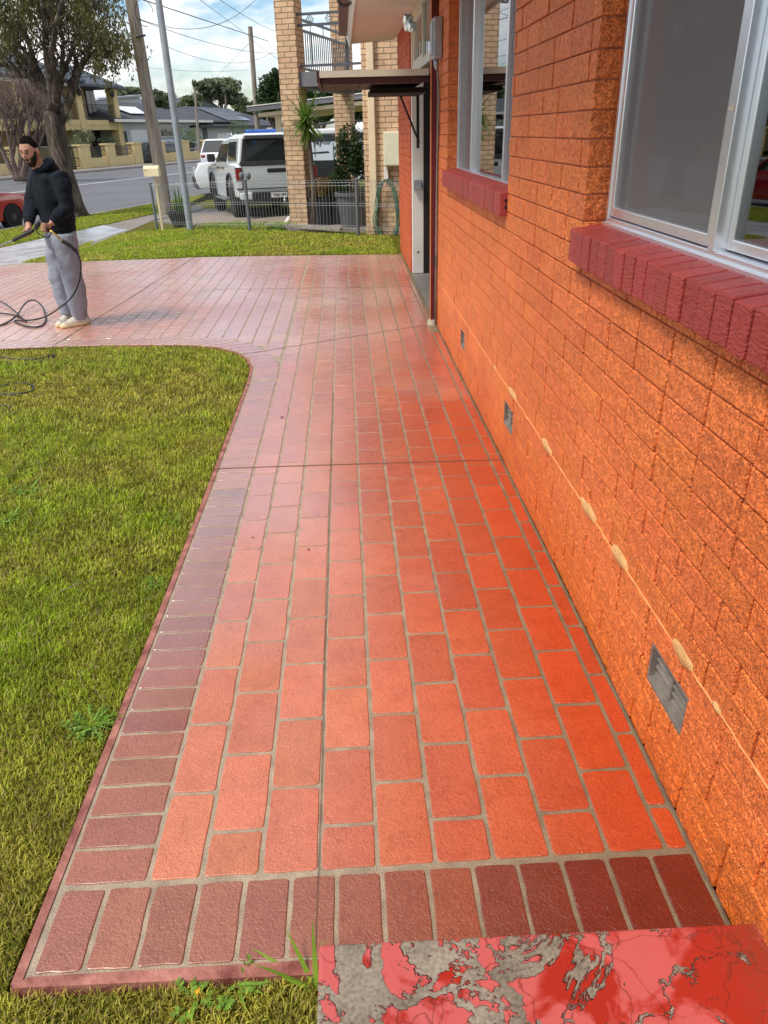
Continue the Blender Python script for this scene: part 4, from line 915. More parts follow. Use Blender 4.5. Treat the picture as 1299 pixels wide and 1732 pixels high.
# black pot with spiky plant behind the fence
p=G(303,384)+Vector((0,.25,0)); t_=pot('potted_yucca',p,.19,.27,.30,'pot_black','black plastic pot of upright sword leaves behind the wire fence beside the steel pole','potted plant')
mb=MB()
for i in range(34):
    a=random.uniform(0,6.28); e=random.uniform(.05,.75)**1.1; d=(math.cos(a)*e,math.sin(a)*e,1); blade(mb,p+Vector((math.cos(a)*.05,math.sin(a)*.05,.26)),d,random.uniform(.35,.68),.022,random.uniform(.0,.35),5,tint((1,1,1),.25))
mb.build('leaves','leaf_yucca',t_)
# tall dracaena by the pillar
p=G(533,384,0)+Vector((.0,-.35,0)); p=PY(531,388,15.75); p.z=0; b=PY(530,300,p.y); tp=PY(518,205,p.y)
Y1=thing('yucca_tree',p,'slim yucca tree with a rosette of long green leaves against the cream brick pillar','tree')
mb=MB(); mb.tube([p,p.lerp(Vector((b.x,b.y,b.z)),.9),PY(524,250,p.y),PY(521,225,p.y),tp],[.05,.045,.04,.04,.05],8,rough=.1); mb.build('trunk','bark_pale',Y1,smooth=True)
mb=MB()
for i in range(120):
    a=random.uniform(0,6.28); z=random.uniform(-.7,1); e=math.sqrt(max(0,1-z*z)); d=(math.cos(a)*e,math.sin(a)*e,z*.9+.15); k=random.uniform(.75,1.3); blade(mb,tp+Vector((0,0,random.uniform(-.08,.1))),d,random.uniform(.42,.72),.026,random.uniform(.1,.75),5,(k,k,k*.8))
for i in range(40):
    a=random.uniform(0,6.28); d=(math.cos(a),math.sin(a),random.uniform(-1.6,-.7)); blade(mb,tp+Vector((0,0,-.1)),d,random.uniform(.3,.5),.018,.3,4,(1.3,1.1,.7))
mb.build('leaves','leaf_yucca',Y1)
# potted shrubs on the porch
def potted(px,py,dy,r0,r1,h_,crown,label,mat,n_,size,cen,potm='pot_black',base=(1,1,1),grp='pots on the neighbour porch'):
    p=G(px,py,.03)+Vector((0,dy,0)); p.z=.03; t_=pot('potted_shrub',p,r0,r1,h_,potm,label,'potted plant',grp)
    mb=MB()
    for i in range(5): a=random.uniform(0,6.28); mb.tube([p+Vector((0,0,h_*.8)),p+Vector((math.cos(a)*.06,math.sin(a)*.06,h_+cen*.4)),p+Vector((math.cos(a)*crown[0]*.5,math.sin(a)*crown[1]*.5,h_+cen))],[.018,.012,.006],6)
    mb.build('stem','stem_brown',t_)
    mb=MB(); c=p+Vector((0,0,h_+cen)); leaves(mb,c,crown,n_,size,base=base)
    for k in range(9):
        d=Vector((random.uniform(-1,1),random.uniform(-1,1),random.uniform(-.6,1))); leaves(mb,c+Vector((d.x*crown[0],d.y*crown[1],d.z*crown[2]))*.8,[x*.35 for x in crown],n_//10,size,base=base)
    mb.build('foliage',mat,t_); return t_
potted(600,388,.55,.25,.33,.62,(.34,.30,.55),'tall dark leafed shrub in a grey tub beside the cream brick wall','leaf_dark',1500,.075,.62,'pot_grey')
potted(549,384,.55,.24,.28,.50,(.30,.26,.17),'bush with golden orange leaves in a black tub on the neighbour porch','leaf_gold',700,.05,.20)
potted(575,385,.75,.2,.24,.44,(.26,.24,.32),'green spreading plant in a black tub between the golden bush and the dark shrub','leaf_green',500,.09,.22)
potted(520,385,.9,.2,.24,.46,(.22,.2,.3),'low green bush in a black tub against the left brick pillar','leaf_olive',500,.06,.2)
# ================================================================ vehicles
M('car_white',(.70,.76,.76),.25,.02,1,coat=1); M('car_white2',(.74,.76,.78),.25,.02,1,coat=1); M('car_red',(.45,.012,.02),.22,.05,1,coat=1); M('car_silver',(.42,.44,.46),.25,.05,1,metal=.5,coat=1)
M('tyre',(.014,.014,.015),.8,.2,9,.3,60); M('rim_metal',(.35,.36,.38),.3,.1,6,metal=.8); M('rim_black',(.05,.05,.055),.3,.1,6,coat=.5); M('plastic_black',(.018,.018,.02),.55,.15,8); M('lamp_red',(.25,.008,.01),.15,.1,coat=1); M('lamp_clear',(.7,.7,.7),.12,.05,coat=1); M('chrome',(.7,.7,.7),.15,.05,metal=1); M('plate_white',(.75,.75,.72),.4,.04)
n=N('car_glass'); n.b.inputs['Base Color'].default_value=(.018,.022,.024,1); n.b.inputs['Roughness'].default_value=.05; n.b.inputs['Coat Weight'].default_value=1
n=N('car_glass_teal'); n.b.inputs['Base Color'].default_value=(.20,.32,.31,1); n.b.inputs['Roughness'].default_value=.06; n.b.inputs['Coat Weight'].default_value=1
def wheel(T,x,y,r,w,parent,rim='rim_metal',side=-1,spokes=6):
    """wheel with axle along local y; side=-1 outer face towards -y"""
    mb=MB(); mb.T=T; o=y
    prof=[(r*.62,-w/2),(r*.9,-w/2),(r*.985,-w*.36),(r,-w*.2),(r,w*.2),(r*.985,w*.36),(r*.9,w/2),(r*.62,w/2)]
    mb.lathe((x,y,r),prof,24,axis=1); t=mb.build('wheel','tyre',parent,smooth=True,angle=40)
    mb=MB(); mb.T=T; s=side*w*.5
    mb.lathe((x,y,r),[(r*.62,-w*.45),(r*.63,w*.45)],24,axis=1)
    for k in range(spokes):
        a=2*math.pi*k/spokes+.3; mb.bar((x+r*.1*math.cos(a),y+s*.93,r+r*.1*math.sin(a)),(x+r*.62*math.cos(a),y+s*.86,r+r*.62*math.sin(a)),r*.14,.02,up=(0,1,0))
    mb.lathe((x,y+s*.9,r),[(r*.16,-.012),(r*.16,.012)],12,axis=1); mb.lathe((x,y+s*1.0,r),[(r*.66,-.006),(r*.66,.006)],24,axis=1) if 0 else None
    mb.build('rim',rim,t,smooth=True,angle=40)
def side_outline(pts): return pts
def arch(cx,r,n=8,z=0): return [(cx-r*math.cos(a),z+r*math.sin(a)) for a in [math.pi*i/n for i in range(n+1)]]
def body_loft(T,prof,half,parent,mat,name='body',tuck=.06,bev=.03):
    """prof: closed side outline (x,z); swept across the width with tumblehome"""
    mb=MB(); mb.T=T; rings=[]
    zc=max(p[1] for p in prof)
    for y,s in ((-half,tuck),(-half*.97,0),(half*.97,0),(half,tuck)):
        cxm=sum(p[0] for p in prof)/len(prof); czm=sum(p[1] for p in prof)/len(prof)
        rings.append([(cxm+(x-cxm)*(1-s*.35),y,czm+(z-czm)*(1-s*.5)) for x,z in prof])
    mb.loft(rings); return mb.build(name,mat,parent,smooth=True,bevel=bev,seg=2,angle=38)
def simple_car(T,root,L=4.4,Wd=1.78,Ht=1.5,mat='car_silver',glass='car_glass',suv=False,rim='rim_metal',front_light='lamp_clear'):
    h=Wd/2; r=.33; gc=.24; belt=Ht*.62; wb0,wb1=.85,L-.85
    bot=[(.12,gc)]+arch(wb0,r+.07,8,gc+.02)+arch(wb1,r+.07,8,gc+.02)+[(L-.12,gc)]
    top=[(L-.02,gc+.2),(L,belt*.72),(L-.12,belt*.93),(L-1.15,belt*1.02),(L*.5,belt*1.03),(.25,belt*1.04),(.04,belt*.95),(0,gc+.28)]
    body=body_loft(T,bot+top,h,root,mat)
    gx0,gx1=(.12 if suv else .35),L-1.15
    mb=MB(); mb.T=T; b0,b1,t0,t1=gx0,gx1,gx0+(.30 if suv else .75),gx1-.75
    hb,ht=h*.93,h*.74; zb=belt*.98; zt=Ht-.05
    mb.loft([[(b0,-hb,zb),(b1,-hb,zb),(b1,hb,zb),(b0,hb,zb)],[(t0,-ht,zt),(t1,-ht,zt),(t1,ht,zt),(t0,ht,zt)]]); mb.build('windows',glass,root,bevel=.04,seg=2)
    mb=MB(); mb.T=T; mb.loft([[(t0-.07,-ht-.03,zt-.03),(t1+.10,-ht-.03,zt-.03),(t1+.10,ht+.03,zt-.03),(t0-.07,ht+.03,zt-.03)],[(t0+.05,-ht+.06,Ht),(t1-.1,-ht+.06,Ht),(t1-.1,ht-.06,Ht),(t0+.05,ht-.06,Ht)]])
    for s in (-1,1):
        for bx,tx,w in ((b0,t0,.10),((b0+b1)/2,(t0+t1)/2,.08),(b1,t1,.08)): mb.bar((bx,s*hb*1.005,zb),(tx,s*ht*1.01,zt),w,.05)
    mb.build('roof',mat,root,bevel=.02)
    for x in (wb0,wb1):
        for s in (-1,1): wheel(T,x,s*(h-.11),r,.22,root,rim,s,7)
    for s in (-1,1):
        mb=MB(); mb.T=T; mb.ell((L-.10,s*h*.78,belt*.80),(.12,.20,.085),10,6); mb.build('headlight',front_light,root,smooth=True)
        mb=MB(); mb.T=T; mb.ell((.06,s*h*.80,belt*.82),(.08,.16,.10),10,6); mb.build('tail_light','lamp_red',root,smooth=True)
        mb=MB(); mb.T=T; mb.ell((b1-.25,s*(h+.06),zb+.06),(.09,.10,.065),8,6); mb.build('mirror',mat,root,smooth=True)
    return body
def TR(x,y,z,head,pitch=0):
    """car frame: local +x = forward; head = azimuth of forward clockwise from +Y (degrees)"""
    return Matrix.Translation((x,y,z))@Matrix.Rotation(R(90-head),4,'Z')@Matrix.Rotation(-R(pitch),4,'Y')
# ---- white dual cab pickup with canopy : local x forward from the rear bumper, y to the left
rl=G(409,372); heading=-16.5; 
UT=TR(rl.x,rl.y,zg(rl.x,rl.y)-.02,heading,-1.2)@Matrix.Translation((0,-.93,0))
PU_=thing('pickup_truck',(rl.x,rl.y,zg(rl.x,rl.y)),'white dual cab pickup with canopy and dark rear window parked behind the wire fence','pickup')
h=.93
bot=[(.10,.50)]+arch(1.15,.50,8,.46)+[(1.75,.42)]+[(3.6,.42)]+arch(4.22,.50,8,.46)[0:]+[(5.10,.46)]
top=[(5.22,.62),(5.22,1.0),(5.05,1.12),(4.0,1.20),(3.65,1.23),(1.7,1.20),(1.66,1.22),(.10,1.20),(.02,1.14),(.03,.62)]
body_loft(UT,bot+top,h,PU_,'car_white',bev=.035)
def ubx(mb,x0,x1,y0,y1,z0,z1): mb.box(x0,x1,y0,y1,z0,z1)
# canopy
mb=MB(); mb.T=UT
mb.loft([[(.04,-.88,1.19),(1.62,-.88,1.19),(1.62,.88,1.19),(.04,.88,1.19)],[(.16,-.76,1.76),(1.62,-.76,1.78),(1.62,.76,1.78),(.16,.76,1.76)],[(.30,-.62,1.83),(1.62,-.62,1.84),(1.62,.62,1.84),(.30,.62,1.83)]]); can=mb.build('canopy','car_white',PU_,bevel=.03,seg=2)
mb=MB(); mb.T=UT; mb.loft([[(.045,-.80,1.21),(.055,-.80,1.21),(.055,.80,1.21),(.045,.80,1.21)],[(.015,-.80,1.21),(.025,-.80,1.21),(.025,.80,1.21),(.015,.80,1.21)]][::-1]) if 0 else mb.extr([(.020,-.82,1.22),(.020,.82,1.22),(.132,.70,1.72),(.132,-.70,1.72)],(.05,0,0)); mb.build('rear_window','car_glass',can,bevel=.012)
mb=MB(); mb.T=UT; mb.extr([(.0,-.84,1.165),(.0,.84,1.165),(.022,.83,1.25),(.022,-.83,1.25)],(.04,0,0)); mb.build('window_trim','plastic_black',can,bevel=.008)
mb=MB(); mb.T=UT; mb.extr([(.06,-.68,1.70),(.06,.68,1.70),(.10,.66,1.785),(.10,-.66,1.785)],(.12,0,0)); mb.build('spoiler','plastic_black',can,bevel=.02)
for s in (-1,1):
    mb=MB(); mb.T=UT; mb.extr([(.35,s*.872,1.27),(1.5,s*.872,1.27),(1.5,s*.785,1.68),(.45,s*.785,1.68)],(0,s*.012,0)); mb.build('side_window','car_glass',can,bevel=.006)
# cab
mb=MB(); mb.T=UT
mb.loft([[(1.66,-.88,1.20),(3.80,-.88,1.20),(3.80,.88,1.20),(1.66,.88,1.20)],[(1.70,-.72,1.72),(3.05,-.72,1.72),(3.05,.72,1.72),(1.70,.72,1.72)],[(1.76,-.62,1.79),(2.95,-.62,1.79),(2.95,.62,1.79),(1.76,.62,1.79)]]); cab=mb.build('cab','car_white',PU_,bevel=.03,seg=2)
for s in (-1,1):
    mb=MB(); mb.T=UT; mb.extr([(1.80,s*.872,1.25),(2.62,s*.872,1.25),(2.58,s*.750,1.66),(1.86,s*.750,1.66)],(0,s*.014,0)); mb.build('side_window','car_glass',cab,bevel=.006)
    mb=MB(); mb.T=UT; mb.extr([(2.70,s*.872,1.25),(3.58,s*.872,1.25),(3.02,s*.750,1.66),(2.68,s*.750,1.66)],(0,s*.014,0)); mb.build('side_window','car_glass',cab,bevel=.006)
    mb=MB(); mb.T=UT; mb.box(3.25,3.42,s*.95-.02 if s>0 else s*1.13,s*1.13 if s>0 else s*.95+.02,1.24,1.44); mb.build('mirror','plastic_black',PU_,bevel=.04,seg=3)
    for x in (1.95,2.85):
        mb=MB(); mb.T=UT; mb.box(x,x+.16,min(s*.93,s*.955),max(s*.93,s*.955),1.09,1.13); mb.build('door_handle','plastic_black',PU_,bevel=.008)
    mb=MB(); mb.T=UT; mb.tube([(1.8,s*.66,1.82),(1.85,s*.66,1.87),(2.85,s*.66,1.87),(2.9,s*.66,1.82)],.018,6); mb.build('roof_rail','chrome',cab,smooth=True)
    mb=MB(); mb.T=UT; mb.tube([(.4,s*.58,1.85),(.45,s*.58,1.89),(1.45,s*.58,1.89),(1.5,s*.58,1.85)],.018,6); mb.build('roof_rail','plastic_black',can,smooth=True)
    # tail light
    mb=MB(); mb.T=UT; mb.box(-.012,.17,min(s*.80,s*.945),max(s*.80,s*.945),.66,1.13); tl=mb.build('tail_light','plastic_black',PU_,bevel=.012)
    mb=MB(); mb.T=UT; mb.box(-.02,.14,min(s*.825,s*.952),max(s*.825,s*.952),.86,1.10); mb.build('red_lens','lamp_red',tl,bevel=.01)
    mb=MB(); mb.T=UT; mb.box(-.02,.14,min(s*.835,s*.950),max(s*.835,s*.950),.69,.83); mb.build('clear_lens','lamp_clear',tl,bevel=.01)
    # flares and side step
    for x in (1.15,4.22):
        mb=MB(); mb.T=UT; pts=[(x-.52*math.cos(a),s*.945,.46+.52*math.sin(a)) for a in [math.pi*i/12 for i in range(13)]]; mb.tube(pts,.035,6); mb.build('wheel_arch','plastic_black',PU_,smooth=True)
    mb=MB(); mb.T=UT; mb.box(1.80,3.55,min(s*.80,s*1.0),max(s*.80,s*1.0),.36,.41); mb.build('side_step','rim_metal',PU_,bevel=.015)
    mb=MB(); mb.T=UT; mb.box(-.03,.10,min(s*.62,s*.90),max(s*.62,s*.90),.44,.60); mb.build('bumper_corner','car_white',PU_,bevel=.03)
mb=MB(); mb.T=UT; mb.box(-.06,.12,-.62,.62,.40,.60); mb.box(-.03,.25,-.85,.85,.34,.45); bp=mb.build('rear_bumper','plastic_black',PU_,bevel=.025)
mb=MB(); mb.T=UT; mb.box(-.072,-.058,-.19,.19,.47,.58); pl=mb.build('number_plate','plate_white',bp)
mb=MB(); mb.T=UT; mb.tube([(.1,-.1,.36),(-.12,-.1,.36),(-.16,-.1,.42)],.025,8); mb.ell((-.16,-.1,.46),(.035,.035,.035),8,6); mb.build('towbar','chrome',bp,smooth=True)
mb=MB(); mb.T=UT; mb.box(.008,.035,-.22,.22,1.00,1.09); mb.build('tailgate_handle','plastic_black',PU_,bevel=.02,seg=3)
mb=MB(); mb.T=UT; mb.box(.016,.030,-.80,.80,.66,.68); mb.build('tailgate_seam','plastic_black',PU_)
mb=MB(); mb.T=UT; mb.box(.3,5.0,-.75,.75,.34,.50); mb.build('chassis','plastic_black',PU_)
for x in (1.15,4.22):
    for s in (-1,1): wheel(UT,x,s*(h-.13),.39,.26,PU_,'rim_metal',s,6)
def text(s,size,mat,loc,rot,parent,name='lettering',ext=.002):
    cu=bpy.data.curves.new(name,'FONT'); cu.body=s; cu.size=size; cu.extrude=ext; cu.align_x='CENTER'; cu.align_y='CENTER'; cu.materials.append(MATS[mat])
    o=bpy.data.objects.new(name,cu); COL.objects.link(o); o.rotation_mode='XYZ'
    me=bpy.data.meshes.new_from_object(o); bpy.data.objects.remove(o)
    M4=Matrix.Translation(loc)@rot.to_4x4() if isinstance(rot,Matrix) else Matrix.Translation(loc)@rot.to_matrix().to_4x4()
    me.transform(M4); me.materials.clear(); me.materials.append(MATS[mat])
    vs=[v.co.copy() for v in me.vertices]
    c=sum(vs,Vector((0,0,0)))/max(1,len(vs)); me.transform(Matrix.Translation(-c))
    o=bpy.data.objects.new(name,me); COL.objects.link(o); o.location=c; o.parent=parent; o.matrix_parent_inverse=Matrix.Translation(-Vector(parent.location)); return o
def face_rot(nrm,up=Vector((0,0,1))):
    nrm=nrm.normalized(); x=up.cross(nrm).normalized(); y=nrm.cross(x); m=Matrix((x,y,nrm)).transposed(); return m
bk=(UT.to_3x3()@Vector((-1,0,0)))
text('YGB 49P',.085,'plastic_black',UT@Vector((-.076,0,.525)),face_rot(bk),pl)
# ---- second white vehicle behind it with blue load on the racks
b=G(352,305,-.25); bx=PY(372,300,31); 
VT=TR(bx.x+3.9,31.6,-.32,-103,0)
VW=thing('white_van',(bx.x+2,31.6,-.3),'white vehicle with pale windscreen parked beyond the white pickup','van')
h=.92; Lv=4.9
bot=[(.10,.30)]+arch(.95,.42,8,.32)+arch(3.95,.42,8,.32)+[(4.78,.30)]
top=[(4.9,.5),(4.9,.86),(4.72,1.08),(3.95,1.22),(.1,1.24),(0,1.15),(0,.5)]
body_loft(VT,bot+top,h,VW,'car_white2',bev=.04)
mb=MB(); mb.T=VT; mb.loft([[(.06,-.88,1.22),(4.05,-.88,1.22),(4.05,.88,1.22),(.06,.88,1.22)],[(.22,-.72,1.82),(3.15,-.72,1.82),(3.15,.72,1.82),(.22,.72,1.82)]]); cb_=mb.build('cab','car_white2',VW,bevel=.05,seg=3)
mb=MB(); mb.T=VT; mb.extr([(4.03,-.80,1.26),(4.03,.80,1.26),(3.22,.66,1.79),(3.22,-.66,1.79)],(.03,0,.012)); mb.build('windscreen','car_glass_teal',cb_,bevel=.01)
for s in (-1,1):
    mb=MB(); mb.T=VT; mb.extr([(2.5,s*.872,1.27),(3.75,s*.872,1.27),(3.1,s*.752,1.72),(2.55,s*.752,1.72)],(0,s*.014,0)); mb.build('side_window','car_glass',cb_,bevel=.006)
    mb=MB(); mb.T=VT; mb.extr([(.4,s*.872,1.27),(2.38,s*.872,1.27),(2.4,s*.752,1.72),(.5,s*.752,1.72)],(0,s*.014,0)); mb.build('side_window','car_glass',cb_,bevel=.006)
    mb=MB(); mb.T=VT; mb.box(4.66,4.86,min(s*.6,s*.9),max(s*.6,s*.9),.74,.96); mb.build('headlight','lamp_clear',VW,bevel=.03)
    for x in (.95,3.95): wheel(VT,x,s*(h-.12),.37,.24,VW,'rim_black',s,6)
mb=MB(); mb.T=VT; mb.box(4.70,4.93,-.90,.90,.28,.66); mb.build('front_bumper','plastic_black',VW,bevel=.05)
for x in (.8,2.6):
    mb=MB(); mb.T=VT; mb.bar((x,-.8,1.90),(x,.8,1.90),.05,.03); mb.bar((x,-.68,1.80),(x,-.68,1.90),.04); mb.bar((x,.68,1.80),(x,.68,1.90),.04); mb.build('roof_rack','plastic_black',VW)
M('load_blue',(.02,.10,.42),.5,.2,5)
a=PY(414,223,31.4);c_=PY(463,223,31.4); 
mb=MB(); mb.extr([(a.x,31.3,a.z-.12),(c_.x+.6,31.2,a.z-.12),(c_.x+.6,31.2,a.z+.07),(a.x,31.3,a.z+.07)],(0,.5,0)); tag(mb.build('roof_load','load_blue',bevel=.05),'bright blue wrapped load tied on the roof rack of the white van','roof load')
# ---- red car at the left edge of the picture
p=G(6,390,-.385); o=U(p.x,p.y)
cu_,cv_=-1.25,V(p.x,p.y)
x_,y_=XY(cu_,cv_-3.55); RC=thing('red_car',(x_,y_,-.385),'red car with black wheels at the kerb cut off by the left edge','car')
simple_car(TR(x_,y_,-.385,17.5),RC,4.4,1.78,1.46,'car_red',rim='rim_black')
# ---- parked cars behind the yellow fence
x_,y_=XY(-25.2,vof(262,262,-25.2)); S1=thing('parked_car',(x_,y_,GZ),'silver car behind the yellow fence in front of the roller door','car','cars behind the yellow fence'); simple_car(TR(x_,y_,GZ,17.5),S1,4.6,1.8,1.66,'car_silver',suv=True)
x_,y_=XY(-25.6,vof(316,262,-25.6)); S2=thing('parked_car',(x_,y_,GZ),'dark car seen through the right end iron panel of the yellow fence','car','cars behind the yellow fence'); simple_car(TR(x_,y_,GZ,17.5),S2,4.4,1.78,1.42,'car_silver')
pp=PY(372,240,47); S3=thing('parked_car',(pp.x-.4,47,GZ),'small white car far beyond the white van at the kerb','car'); simple_car(TR(pp.x-.4,47,GZ,15),S3,4.3,1.76,1.75,'car_white2',suv=True)
# ---- caravan
a=PY(500,300,22.5); b=PY(760,300,19); dirc=Vector((DY,-DX,0)); o=Vector((a.x,a.y,0))
zt=PY(530,228,22.4).z; zb2=PY(530,300,22.4).z
CV=thing('caravan',(o.x,o.y,-.1),'white caravan with black stripe and dark lower panel parked behind the neighbour porch','caravan')
CT=Matrix.Translation((o.x,o.y,0))@Matrix.Rotation(-math.atan2(DX,DY),4,'Z')
M('caravan_white',(.60,.68,.74),.4,.03,1); M('stripe_dark',(.02,.022,.025),.5,.1)
mb=MB(); mb.T=CT; mb.box(0,5.2,0,2.2,zb2-.1,zt); mb.build('body','caravan_white',CV,bevel=.06,seg=3)
mb=MB(); mb.T=CT; mb.box(-.04,5.3,-.05,2.25,zt+.0,zt+.14); mb.build('roof','white_door',CV,bevel=.04)
mb=MB(); mb.T=CT; mb.box(-.01,5.22,-.012,0,zt-.16,zt-.02); mb.build('awning_roll','stripe_dark',CV)
mb=MB(); mb.T=CT; mb.extr([(.02,-.008,zb2-.1),(1.34,-.008,zb2-.1),(1.22,-.008,zb2+.42),(.02,-.008,zb2+.42)],(0,.01,0)); mb.build('lower_panel','stripe_dark',CV)
mb=MB(); mb.T=CT; mb.extr([(.22,-.006,zb2+.57),(1.02,-.006,zb2+.60),(.98,-.006,zb2+.64),(.22,-.006,zb2+.60)],(0,.008,0)); mb.build('stripe','stripe_dark',CV)
mb=MB(); mb.T=CT; mb.box(1.12,1.14,-.006,0,zb2+.3,zt-.2); mb.box(.60,.615,-.006,0,zb2+.5,zt-.2); mb.build('panel_seam','stripe_dark',CV)
mb=MB(); mb.T=CT; mb.extr([(2.9,.3,zt+.14),(1.6,.3,zt+.14),(1.25,.3,zt+.05),(.9,.3,zt+.14)],(0,0,.02)) if 0 else mb.tube([(.35,.5,zt+.10),(.6,.5,zt+.24),(1.1,.5,zt+.30),(2.4,.5,zt+.30)],.03,6); mb.build('roof_bar','plastic_black',CV,smooth=True)
nr=CT.to_3x3()@Vector((0,-1,0)); text('Jayco',.22,'stripe_dark',CT@Vector((.82,-.012,zb2+.88)),face_rot(nr),CV,'logo')
mb=MB(); mb.T=CT; mb.extr([(.72,-.012,zb2+1.00),(.86,-.012,zb2+1.02),(1.0,-.012,zb2+1.12),(.84,-.012,zb2+1.08)],(0,.006,0)); mb.extr([(.62,-.012,zb2+1.01),(.76,-.012,zb2+1.02),(.70,-.012,zb2+1.07)],(0,.006,0)); M('logo_green',(.12,.30,.03),.5); mb.build('logo_bird','logo_green',CV)
for x in (2.4,3.2): wheel(CT@Matrix.Translation((0,0,-.1)),x,.12,.33,.2,CV,'rim_metal',-1,5)
# ================================================================ trees
def limbs(mb,start,pts,r0,r1,n=7,rough=.12): 
    P_=[Vector(start)]+[Vector(p) for p in pts]; q=[]
    for i in range(len(P_)-1):
        for k in range(4): q.append(P_[i].lerp(P_[i+1],k/4)+Vector((random.gauss(0,.02),random.gauss(0,.02),0))*(1 if i or k else 0))
    q.append(P_[-1]); m=len(q); mb.tube(q,[r0+(r1-r0)*i/(m-1) for i in range(m)],n,rough=rough); return q
def twigs(mb,q,n_,L_,r,up=.6,spread=1,out=None):
    for _ in range(n_):
        p=q[random.randrange(len(q)//3,len(q))]; d=Vector((random.gauss(0,spread),random.gauss(0,spread),random.gauss(up,.4))).normalized(); l=L_*random.uniform(.5,1.3)
        a=p+d*l*.5+Vector((random.gauss(0,.06),random.gauss(0,.06),.03)); b=p+d*l+Vector((random.gauss(0,.12),random.gauss(0,.12),0)); mb.tube([p,a,b],[r,r*.6,r*.25],4)
        if out is not None: out.append(b); out.append(a)
# street tree beside the kerb
YT=22.0; b=G(129,366); YT=b.y
def t3(x,y,dy=0): return PY(x,y,YT+dy)
ST=thing('street_tree',b,'leaning dark trunked street tree with drooping fine foliage behind the man','tree')
n=N('street_bark'); g,gp=n.gxyz(); w1=n.noise(5,5,vec=gp,sc=(1,1,.25),dist=.8); w2=n.noise(17,5,vec=gp,sc=(1,1,.3))
n.l(n.mix(1,n.ramp(w1,[(.35,(.045,.035,.027)),(.55,(.11,.085,.062)),(.72,(.26,.22,.17))]),n.ramp(w2,[(.35,(.5,.5,.5)),(.6,(1.1,1.1,1.1))]),'MULTIPLY'),n.b.inputs['Base Color']); n.b.inputs['Roughness'].default_value=.95; n.l(n.bump(w2,1,.05,n.bump(w1,1,.06)),n.b.inputs['Normal'])
mb=MB(); P_=[b+Vector((.05,0,-.15)),t3(124,345),t3(114,310),t3(104,275),t3(97,240),t3(92,210),t3(88,188)]
mb.tube(P_,[.34,.27,.25,.24,.24,.25,.20],14,rough=.07)
for a in range(5): 
    an=a*1.26; mb.tube([t3(124,345),b+Vector((.25*math.cos(an),.25*math.sin(an),.05)),b+Vector((.5*math.cos(an),.5*math.sin(an),-.12))],[.13,.10,.03],7)
ends=[]; allq=[]
L0=[((88,190),[(78,160),(62,138),(40,122),(14,112),(-10,108)],.12,.03,0),((86,185),[(72,140),(58,100),(45,60),(38,20)],.11,.03,.4),((90,188),[(88,150),(80,100),(76,50),(70,5)],.15,.03,-.5),((94,195),[(100,160),(104,120),(108,70),(100,20)],.11,.03,.6),((98,215),[(115,178),(124,150),(132,120),(146,96),(155,70)],.12,.03,-.2),((118,172),[(128,120),(126,80),(130,30)],.10,.025,.5),((92,190),[(96,140),(88,90),(96,40),(110,-10)],.12,.03,-.9),((132,120),[(150,98),(170,90),(185,100)],.05,.015,-.6),((62,138),[(48,100),(30,70),(10,40)],.09,.02,-.4),((70,150),[(50,130),(20,125),(0,100)],.08,.02,.7),((104,130),[(118,100),(135,60),(160,20)],.07,.02,-.8),((80,160),[(60,120),(30,90),(-5,60)],.09,.02,1.0)]
for s,pp_,r0,r1,dy in L0:
    q=limbs(mb,t3(*s),[t3(x,y,dy*(i+1)*.6) for i,(x,y) in enumerate(pp_)],r0,r1); allq.append(q)
for q in allq: twigs(mb,q,26,.8,.018,.8,.6,ends)
mb.build('trunk','street_bark',ST,smooth=True)
mb=MB()
crown=[(20,10,46,30),(60,0,50,34),(100,-5,50,34),(145,5,44,36),(175,40,32,34),(40,45,40,26),(85,30,40,22),(130,42,42,24),(165,75,26,26),(196,80,22,22),(180,100,18,30),(8,70,26,26),(22,88,14,10),(-30,20,50,50),(200,50,20,26),(150,105,12,12),(110,-50,80,40),(10,-50,70,40),]
sc=b.y/1260*1.0
for cx_,cy_,rx,ry in crown:
    c=t3(cx_,cy_,random.uniform(-.6,.6)); rad=(rx*sc*1.0,1.1,ry*sc)
    for k in range(int(rx*ry/26)):
        d=Vector((random.uniform(-1,1),random.uniform(-1,1),random.uniform(-1,1)))
        if d.length>1: continue
        p=c+Vector((d.x*rad[0],d.y*rad[1],d.z*rad[2])); L_=random.uniform(.35,.75); sway=Vector((random.gauss(0,.16),random.gauss(0,.16),0)); kk=random.choice([.7,.9,1.1,1.3,1.6])*random.uniform(.8,1.2); bb=random.uniform(.55,1)
        for j in range(46):
            t=random.random(); q=p+sway*t*1.5+Vector((random.gauss(0,.075),random.gauss(0,.075),.18-L_*t)); a=Vector((random.gauss(0,.5),random.gauss(0,.5),-.7)).normalized(); w=a.orthogonal().normalized(); w=Matrix.Rotation(random.uniform(0,6.28),3,a)@w; s=random.uniform(.07,.15)
            mb.add([q,q+a*s*.5+w*.017,q+a*s,q+a*s*.5-w*.017],[(0,1,2,3)],0,(kk,kk*random.uniform(.9,1.1),kk*bb))
mb.build('crown','leaf_olive',ST)
